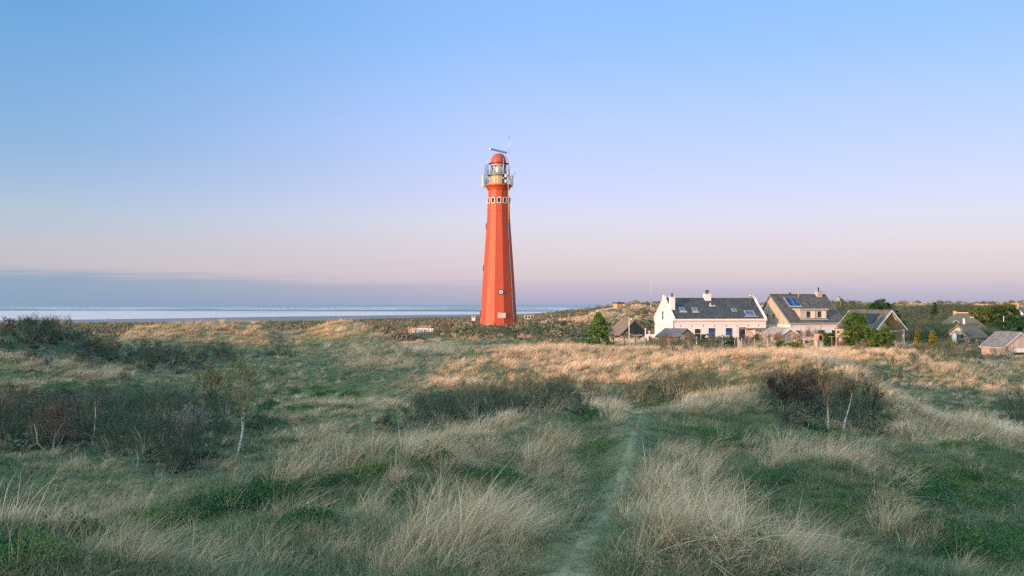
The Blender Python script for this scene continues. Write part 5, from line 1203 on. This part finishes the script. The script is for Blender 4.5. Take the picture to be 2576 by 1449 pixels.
# low dark crowberry and moss cushions
X, Y, Z = sample(40, 1.5, 9, 120)
px, py, m, s, g, d = masks(X, Y, Z)
nz = fbm(X, Y, 2.0, 3, .6, 60) * .5 + .5
k = (_gs.random(len(X)) < np.clip((g - .25) * (.2 + nz) * .8, 0, 1)) & (d > .5) & not_clear(X, Y)
X, Y, Z = X[k], Y[k], Z[k]; sz = _gs.uniform(.6, 1.5, len(X)) * (1 + .006 * Y)
lay('crowberry', CROW, 4, X, Y, Z - .03, sz, sz * _gs.uniform(.7, 1.5, len(X)), _gs.random(len(X)), .1, 4)

# bare scrub thickets
X, Y, Z = sample(9.0, 1.25, 26, 185)
px, py, m, s, g, d = masks(X, Y, Z)
nz = fbm(X, Y, 4.0, 3, .55, 70) * .5 + .5
k = (_gs.random(len(X)) < np.clip((s - .22) * (.25 + .95 * nz) * .68 + .012, 0, 1)) & not_clear(X, Y) & (d > 1.4) & open_view(X, Y)
X, Y, Z, s, nz = X[k], Y[k], Z[k], s[k], nz[k]
sz = (.36 + .78 * _gs.random(len(X)) ** 1.6) * (.6 + .5 * np.clip(s, 0, 1))
lay('scrub_thicket', SHR, 5, X, Y, Z, sz * 1.15, sz, np.clip(.22 + .55 * nz * _gs.random(len(X)) + .1 * _gs.random(len(X)), 0, 1), .08, 4)
# leafy undergrowth under the scrub
X, Y, Z = sample(5.0, 1.0, 30, 190)
px, py, m, s, g, d = masks(X, Y, Z)
k = (_gs.random(len(X)) < np.clip((s - .3) * 1.1, 0, 1)) & not_clear(X, Y) & open_view(X, Y)
X, Y, Z = X[k], Y[k], Z[k]; sz = _gs.uniform(.35, .8, len(X))
lay('undergrowth', HEAT, 5, X, Y, Z - .05, sz, sz * _gs.uniform(.6, 1.1, len(X)), _gs.uniform(0, .45, len(X)), .1, 4)

# heath and low bushes out to the beach, and over the far dunes
X, Y, Z = sample(1.6, .75, 165, 1050)
u = X / Y
nz = fbm(X, Y, 30, 4, .6, 8.0) * .5 + .5 + cover_bias(X, Y); nn = fbm(X, Y, 9, 3, .6, 81) * .5 + .5
east = smooth(.1, .2, u) * smooth(420, 520, Y)
k = (_gs.random(len(X)) < np.clip(smooth(.58, .38, nz) * .8 + .12 * (nn > .5), 0, 1) * (1 - .86 * east)) & not_clear(X, Y) & (Z > 1.6)
k &= ~((u > -.01) & (u < .17) & (Y > 225) & (Y < 330) & (nn < .6))
X, Y, Z, nn = X[k], Y[k], Z[k], nn[k]
edge_y = np.interp(CX + F * X / Y, [0, 350, 650, 850, 1050, 1250], [780, 850, 920, 1010, 1130, 1200])
sz = _gs.uniform(.7, 1.7, len(X)) * (1 + .0008 * Y) * (1 - .75 * smooth(.55, .95, Y / edge_y))
lay('heath', HEAT, 5, X, Y, Z - .1, sz * 1.25, sz * _gs.uniform(.6, 1.1, len(X)), np.clip(_gs.uniform(-.1, .75, len(X)) + (nn - .5), 0, 1), .08, 4)
# pale grass patches among it
X, Y, Z = sample(4.0, .9, 160, 700)
nz = fbm(X, Y, 26, 4, .6, 8.0) * .5 + .5 + cover_bias(X, Y); u = X / Y
hill = (u > -.01) & (u < .17) & (Y > 205) & (Y < 330)
k = (_gs.random(len(X)) < np.clip(smooth(.40, .60, nz) * .9 + hill * .7 + .12 + .5 * cover_bias(X, Y), 0, 1)) & not_clear(X, Y) & (Z > 1.6)
X, Y, Z = X[k], Y[k], Z[k]; sz = _gs.uniform(.7, 1.2, len(X))
lay('dune_grass', FARM, 5, X, Y, Z, sz * 2.2, sz * 1.05, np.clip(_gs.normal(.5, .17, len(X)), 0, 1), .12, .7)
# leafless wood between the houses of the village
X, Y, Z = sample(2.6, .8, 182, 430, 2090, 2950)
nz = fbm(X, Y, 22, 3, .6, 91) * .5 + .5; px = CX + F * X / Y
k = (_gs.random(len(X)) < smooth(.36, .56, nz + .12 * ((px > 2270) & (px < 2420))) * .8) & not_clear(X, Y)
for a, b, r in VCLEAR: k &= (X - a) ** 2 + (Y - b) ** 2 > r * r
X, Y, Z = X[k], Y[k], Z[k]; sz = _gs.uniform(.9, 1.9, len(X))
lay('leafless_wood', SHR, 5, X, Y, Z, sz * 1.2, sz, np.clip(_gs.normal(.3, .15, len(X)), 0, 1), .06, 4)

# ------------------------------------------------------------------ single trees and bushes
BARK = plant('grey_bark', (.14, .135, .12), (.22, .205, .18), (.33, .30, .26), .0, inst=False)
DARKB = plant('dark_bark', (.030, .032, .028), (.055, .05, .042), (.09, .075, .06), .0, inst=False)
REDB = plant('reddish_twig', (.11, .085, .065), (.17, .12, .09), (.25, .17, .125), .05, inst=False)
GOLDT = plant('lichened_twig', (.14, .14, .07), (.24, .22, .11), (.38, .32, .16), .05, inst=False)
m, t, out = new_mat('birch_bark')
co = t.node('ShaderNodeTexCoord').outputs['Object']
n = t.noise(t.node('ShaderNodeMapping', {'Vector': co, 'Scale': (2, 2, 9)}).outputs[0], 2.2, 4, .7)
c = t.ramp(n, [(.38, (.06, .06, .055)), (.45, (.34, .335, .32)), (.6, (.56, .55, .54))])
p = t.node('ShaderNodeBsdfPrincipled', {'Base Color': c, 'Roughness': .7}); t.l.new(p.outputs[0], out.inputs[0]); BIRCH = m
GREEN = plant('evergreen_leaf', (.025, .075, .022), (.065, .130, .028), (.18, .22, .05), .25, inst=False)
PINEG = plant('pine_needle', (.030, .080, .028), (.075, .145, .036), (.18, .24, .06), .2, inst=False)
GOLDG = plant('golden_conifer', (.07, .085, .018), (.16, .155, .025), (.30, .25, .045), .25, inst=False)
DKG = plant('dark_leaf', (.010, .045, .022), (.022, .070, .028), (.060, .105, .035), .2, inst=False)
OLIVE = plant('olive_leaf', (.035, .070, .026), (.075, .105, .035), (.150, .150, .055), .25, inst=False)

def tree_thing(name, label, cat, loc, sk, trunk_mat, crown_mat, thick=1.0, split=0, group=None):
    o = thing(name, label, cat, loc, 0, group)
    np_obj('trunk', skeleton_mesh('trunk', sk, 0, split, thick), trunk_mat, o)
    if split < 9: np_obj('crown', skeleton_mesh('crown', sk, split + 1, 9, thick), crown_mat, o)
    return o
def bare(name, label, x, Y, h, seed, tm, cm, group=None, cat='tree', **k):
    split = k.pop('split', 0); thick = k.pop('thick', 1.0)
    if k.pop('px', False):                    # given as foot row and height seen
        Y = hit(x, Y); h = h * Y / F
    return tree_thing(name, label, cat, gpt(x, Y), branches(seed, h, **k), tm, cm, thick, split, group)

def crown_points(seed, n, env, clumps, per, cr):
    """leaf positions in clumps through the volume; env(g) gives a clump centre"""
    g = np.random.default_rng(seed); out = []
    for c in range(clumps):
        q = env(g); rr = cr * g.uniform(.55, 1.35)
        v = g.normal(0, 1, (per, 3)); v /= np.linalg.norm(v, axis=1)[:, None]
        v *= (g.random(per) ** .45)[:, None] * rr; v[:, 2] *= .75
        out.append(q + v)
    return np.concatenate(out)
def leafy(name, label, x, Y, h, w, seed, mat, shape='round', clumps=90, per=60, cr=.42, leaf=.10, trunk=DARKB, group=None, cat='tree', bare_low=.12, dz=0.0, elong=1.6):
    o = thing(name, label, cat, gpt(x, Y, dz), 0, group)
    def env(g):
        a = g.uniform(0, 6.283)
        if shape == 'cone':
            z = g.random() ** .8; r = (1 - z) ** .8 * w / 2 * g.uniform(.35, 1.05) * (1 + .2 * math.sin(3 * a + seed)); zz = bare_low + (1 - bare_low) * z
        elif shape == 'pine':
            z = g.random(); r = (1 - z ** 1.5) * w / 2 * (.75 + .25 * math.sin(z * 17 + seed)) * g.uniform(.45, 1.05) * (1 + .22 * math.sin(2 * a + seed * 1.3)); zz = bare_low + (1 - bare_low) * z
        else:
            z = g.random(); prof = math.sin(math.pi * (.10 + .86 * z)) ** .6; r = prof * w / 2 * math.sqrt(g.uniform(.2, 1)) * (1 + .18 * math.sin(3 * a + seed) + .12 * math.sin(5 * a + 2 * z * 5)); zz = bare_low + (1 - bare_low) * z * (1 + .06 * math.sin(4 * a + seed))
        return np.array([math.cos(a) * r, math.sin(a) * r, zz * h])
    P_ = crown_points(seed, 0, env, clumps, per, cr)
    P_ = P_[P_[:, 2] > .02]
    V, Q = leaf_cloud(seed, P_, leaf, elong=elong); g = np.random.default_rng(seed + 1)
    tint = np.repeat(np.clip(g.normal(.45, .2, len(P_)) + .18 * np.sin(P_[:, 0] * 2.1 + seed) * np.cos(P_[:, 2] * 2.7), 0, 1), 4)
    np_obj('crown', np_mesh('crown', V, Q, {'tint': tint, 'along': np.ones(len(V))}), mat, o)
    sk = branches(seed, h * (1.35 if shape != 'round' else 1.05), trunks=1 if shape != 'round' else 3, r0=.03 + h * .016, depth=2, kids=(6, 8), spread=1.1 if shape != 'round' else .7, up=.1, crook=.06, lenk=.3 if shape != 'round' else .5, base_spread=.4, first=.15)
    np_obj('trunk', skeleton_mesh('trunk', sk), trunk, o)
    return o

# birches and other bare trees of the dune valley
bare('birch_tree', 'lone white stemmed birch leaning over the green hollow', 597, 1140, 215, 5,  BIRCH, GOLDT, lean=(.17, 0), trunks=1, r0=.06, depth=4, kids=(4, 5), spread=.45, up=.35, crook=.07, lenk=.5, minr=.008, first=.42, px=True)
bare('birch_tree', 'white birch with forked pale stem in dark scrub, the more upright of two', 2084, 1085, 165, 9,  BIRCH, REDB, lean=(-.02, 0), trunks=1, r0=.034, depth=4, kids=(4, 5), spread=.5, up=.3, crook=.08, lenk=.5, minr=.008, first=.3, px=True)
bare('birch_tree', 'white birch beside the forked one, leaning slightly away over dark scrub', 2121, 1085, 165, 14,  BIRCH, DARKB, lean=(.06, 0), trunks=1, r0=.034, depth=4, kids=(4, 5), spread=.55, up=.3, crook=.09, lenk=.55, minr=.008, first=.32, px=True)
bare('bare_tree', 'dark many-stemmed bare tree in front of the pale grass ridge', 1975, 1070, 150, 23,  DARKB, DARKB, trunks=3, r0=.03, depth=4, kids=(4, 5), spread=.6, up=.25, crook=.16, lenk=.58, minr=.008, base_spread=.5, px=True)
bare('bare_tree', 'dense dark bare tree crowding the two white birches', 2040, 1065, 160, 29,  DARKB, DARKB, trunks=4, r0=.03, depth=4, kids=(4, 5), spread=.6, up=.25, crook=.16, lenk=.55, minr=.008, base_spread=.5, px=True)
bare('bare_tree', 'dark bare tree spreading towards the grey ridge slope', 2165, 1075, 150, 31,  DARKB, DARKB, trunks=3, r0=.03, depth=4, kids=(4, 5), spread=.65, up=.2, crook=.18, lenk=.55, minr=.008, base_spread=.6, px=True)
bare('willow_bush', 'wide crooked willow bush with pale limbs and golden lichened twigs', 535, 1010, 125, 41,  BARK, GOLDT, cat='bush', trunks=5, r0=.06, depth=4, kids=(4, 5), spread=.55, up=.3, crook=.2, lenk=.55, minr=.013, base_spread=.8, px=True)
bare('willow_bush', 'smaller crooked willow bush with golden twigs, one limb lying level', 610, 1000, 110, 43,  BARK, GOLDT, cat='bush', trunks=4, r0=.05, depth=4, kids=(4, 5), spread=.55, up=.35, crook=.2, lenk=.55, minr=.013, base_spread=.9, px=True)
bare('bare_tree', 'reddish bare tree leaning in from the edge of the valley thicket', 8, 1090, 170, 47,  REDB, REDB, lean=(.16, 0), trunks=2, r0=.036, depth=4, kids=(4, 5), spread=.5, up=.3, crook=.14, lenk=.55, minr=.008, px=True)
bare('bare_tree', 'crooked pale-limbed tree low in the valley thicket', 130, 1145, 170, 53,  BARK, REDB, trunks=4, r0=.034, depth=4, kids=(4, 5), spread=.65, up=.25, crook=.22, lenk=.58, minr=.008, base_spread=.9, px=True)
bare('bare_tree', 'thin straight pale stem rising from the valley thicket', 232, 1120, 170, 59,  BARK, REDB, trunks=1, r0=.04, depth=4, kids=(4, 5), spread=.5, up=.4, crook=.08, lenk=.48, minr=.008, px=True)
bare('bare_tree', 'bare tree with slender twisting limbs between thicket and lone birch', 490, 1150, 150, 61,  BARK, BARK, trunks=5, r0=.04, depth=4, kids=(4, 5), spread=.55, up=.35, crook=.15, lenk=.55, minr=.008, base_spread=.8, px=True)
bare('bare_tree', 'small pale bare tree standing in grey grass above the thicket', 395, 985, 90, 67,  BARK, BARK, trunks=2, r0=.028, depth=4, kids=(4, 5), spread=.5, up=.4, crook=.1, lenk=.5, minr=.008, px=True)
for x, Y, h, sd, lab in ((15, 98, 2.3, 71, 'dark windswept bare tree on the hilltop against the water, its crown dense'), (70, 100, 1.9, 73, 'dark bare tree on the hilltop with open forked limbs against the water'),
                         (112, 102, 1.7, 74, 'last and smallest dark bare tree on the hilltop before the open beach'), (120, 86, 2.1, 77, 'grey bare tree standing on the scrubby slope under the hilltop'), (235, 96, 1.9, 79, 'straight pale dead stem standing in the scrub near the sunlit dune')):
    bare('bare_tree', lab, x, Y, h, sd, DARKB if Y > 97 else BARK, DARKB if Y > 97 else BARK, trunks=3 if sd != 79 else 1, r0=.03, depth=4, kids=(4, 5), spread=.6, up=.25, crook=.16, lenk=.55, minr=.008, base_spread=.6)

# evergreens round the houses
leafy('pine_tree', 'young bushy green pine beside the dark barn', 1506, 153, 5.0, 6.0, 201, PINEG, 'pine', 230, 70, .38, .10, elong=2.6, bare_low=.05)
leafy('evergreen_bush', 'small round green bush standing alone between tower and pine', 1411, 178, 1.5, 2.2, 203, GREEN, 'round', 40, 60, .3, .09, cat='bush')
leafy('evergreen_tree', 'tall rounded green tree hiding the end of the dormer house', 2149, 156, 5.3, 4.4, 205, GREEN, 'round', 280, 70, .40, .10, bare_low=.04)
leafy('evergreen_bush', 'broad green bush in front of the porch, beside the tall rounded tree', 2192, 154, 3.2, 3.6, 207, GREEN, 'round', 150, 60, .4, .10, cat='bush', bare_low=.03)
leafy('evergreen_bush', 'leaning green bush under the open gable of the porch', 2228, 153, 3.4, 3.0, 209, GREEN, 'round', 140, 60, .4, .10, cat='bush', bare_low=.03)
leafy('evergreen_bush', 'dark green bush behind the arched oven and tall post', 2068, 160, 2.6, 2.6, 211, GREEN, 'round', 70, 60, .36, .10, cat='bush', bare_low=.03)
leafy('evergreen_bush', 'green shrub between tall post and dormer house corner', 2094, 159, 2.2, 2.2, 213, DKG, 'round', 60, 60, .33, .10, cat='bush', bare_low=.03)
leafy('evergreen_tree', 'big dark tree with ragged top behind the solar roof', 2212, 205, 7.6, 6.6, 215, DKG, 'round', 210, 70, .55, .14, bare_low=.1)
leafy('evergreen_tree', 'lower dark tree sloping down behind the open porch gable', 2252, 200, 5.2, 4.2, 217, DKG, 'round', 120, 70, .5, .13, bare_low=.05)
leafy('conifer_tree', 'slim golden conifer nearest to the porch post', 2306, 150, 2.9, 1.6, 219, GOLDG, 'cone', 70, 60, .24, .08, elong=2.2, bare_low=.02)
leafy('conifer_tree', 'fuller golden conifer, tallest of the three', 2346, 149, 3.0, 2.1, 221, GOLDG, 'cone', 90, 60, .27, .08, elong=2.2, bare_low=.02)
leafy('conifer_tree', 'ragged small golden conifer near the thatched cottage', 2388, 150, 2.1, 1.9, 223, GOLDG, 'cone', 45, 50, .25, .08, elong=2.2, bare_low=.02)
leafy('conifer_tree', 'dark spiky conifer standing above the leafless wood', 2352, 300, 4.6, 2.8, 225, DKG, 'cone', 60, 60, .4, .14, elong=2.2, dz=1.5)
for x, Y, h, w, sd, lab in ((2470, 255, 6.0, 9, 227, 'broad olive pine clump beside the thatched house'), (2500, 262, 6.6, 9, 229, 'tall olive pine clump behind the tiled shed'), (2532, 268, 6.4, 8, 231, 'olive pine clump in front of the small white gables')):
    leafy('pine_tree', lab, x, Y, h, w, sd, OLIVE, 'round', 130, 60, .85, .2, elong=2.2, bare_low=.03)
leafy('evergreen_tree', 'dark tree in the shade below the small white gables', 2548, 235, 4.6, 7, 233, DKG, 'round', 110, 60, .7, .17)
leafy('evergreen_tree', 'dark tree behind the flagpole near the tiled shed', 2515, 225, 3.6, 6, 235, DKG, 'round', 90, 60, .6, .16)
for x, Y, h, w, sd, lab in ((1963, 148, 1.3, 1.5, 241, 'low bright green shrub at the fence beside the wooden post'), (2002, 146, 1.2, 1.8, 243, 'low bright green shrub next to the wooden frame'), (1985, 147, 1.0, 1.5, 244, 'small bright green shrub squeezed between its two brighter neighbours'),
                            (1836, 160, 1.7, 1.5, 245, 'dark green bush before the blue window'), (1768, 158, 1.8, 1.9, 247, 'dark green bush beside the tiled shed and blue door'), (1209, 190, 1.4, .8, 249, 'small dark upright conifer below the tower'), (1222, 189, .9, 1.1, 251, 'small dark rounded bush below the tower'),
                            (2238, 160, 1.2, 2.2, 253, 'low dark bush at the foot of the porch'), (1905, 166, 1.9, 1.7, 255, 'yellowish bush at the end of the white house')):
    leafy('garden_bush', lab, x, Y, h, w, sd, OLIVE if sd == 255 else (GREEN if sd in (241, 243, 244) else DKG), 'round', 40, 55, .27, .085, cat='bush', bare_low=.02)
first = None
for k, (x, Y) in enumerate(((1193, 193), (1214, 191), (1238, 192), (1262, 191), (1288, 193), (1316, 192), (1350, 190))):
    if first is None:
        first = leafy('dark_bush', 'low dark bush in the row at the foot of the lighthouse', x, Y, 1.0, 2.6, 261, DKG, 'round', 60, 60, .34, .09, cat='bush', bare_low=.02, group='dark bushes at the foot of the lighthouse')
    else:
        q = copy_tree(first); q.location = gpt(x, Y); q.rotation_euler = (0, 0, k * 1.1); q.scale = (1.1, .9, .75 + .1 * (k % 4))
# the leafless bushes of the gardens
protoB = None
for k, (x, Y, h, lab) in enumerate(((1740, 152, 2.3, 'large brown leafless bush in front of the tiled shed'), (1722, 153, 1.8, 'brown leafless bush against the shed wall'), (1795, 161, 1.5, 'thin leafless bush by the garden gate'), (1880, 159, 1.7, 'grey leafless bush before the lean-to'),
                                    (1925, 163, 2.2, 'leafless bush where the two houses meet'), (1958, 164, 2.2, 'leafless bush over the ridge of the low garden shed'), (2020, 163, 2.8, 'tall leafless bush against the dormer house wall'), (2045, 165, 3.0, 'tallest leafless bush against the dormer house wall'),
                                    (2120, 148, 1.4, 'leafless bush below the tall rounded tree'), (2170, 146, 1.5, 'reddish leafless bush below the broad green bush'), (2262, 146, 1.4, 'leafless bush beside the porch post'), (2320, 143, 1.3, 'brown leafless bush under the golden conifers'),
                                    (1640, 158, 1.6, 'leafless bush between barn and white gable'), (1660, 155, 1.4, 'leafless bush at the foot of the white gable'), (1118, 196, 2.2, 'large brown leafless bush beside the paling fence'), (1136, 198, 2.0, 'brown leafless bush between paling fence and tower'))):
    sd = 300 + k
    bare('leafless_bush', lab, x, Y, h * 1.3, sd, REDB if k % 3 == 0 else BARK, REDB if k % 3 != 1 else BARK, cat='bush', trunks=6, r0=.03, depth=3, kids=(4, 5), spread=.5, up=.35, crook=.18, lenk=.6, minr=.010, base_spread=.8)
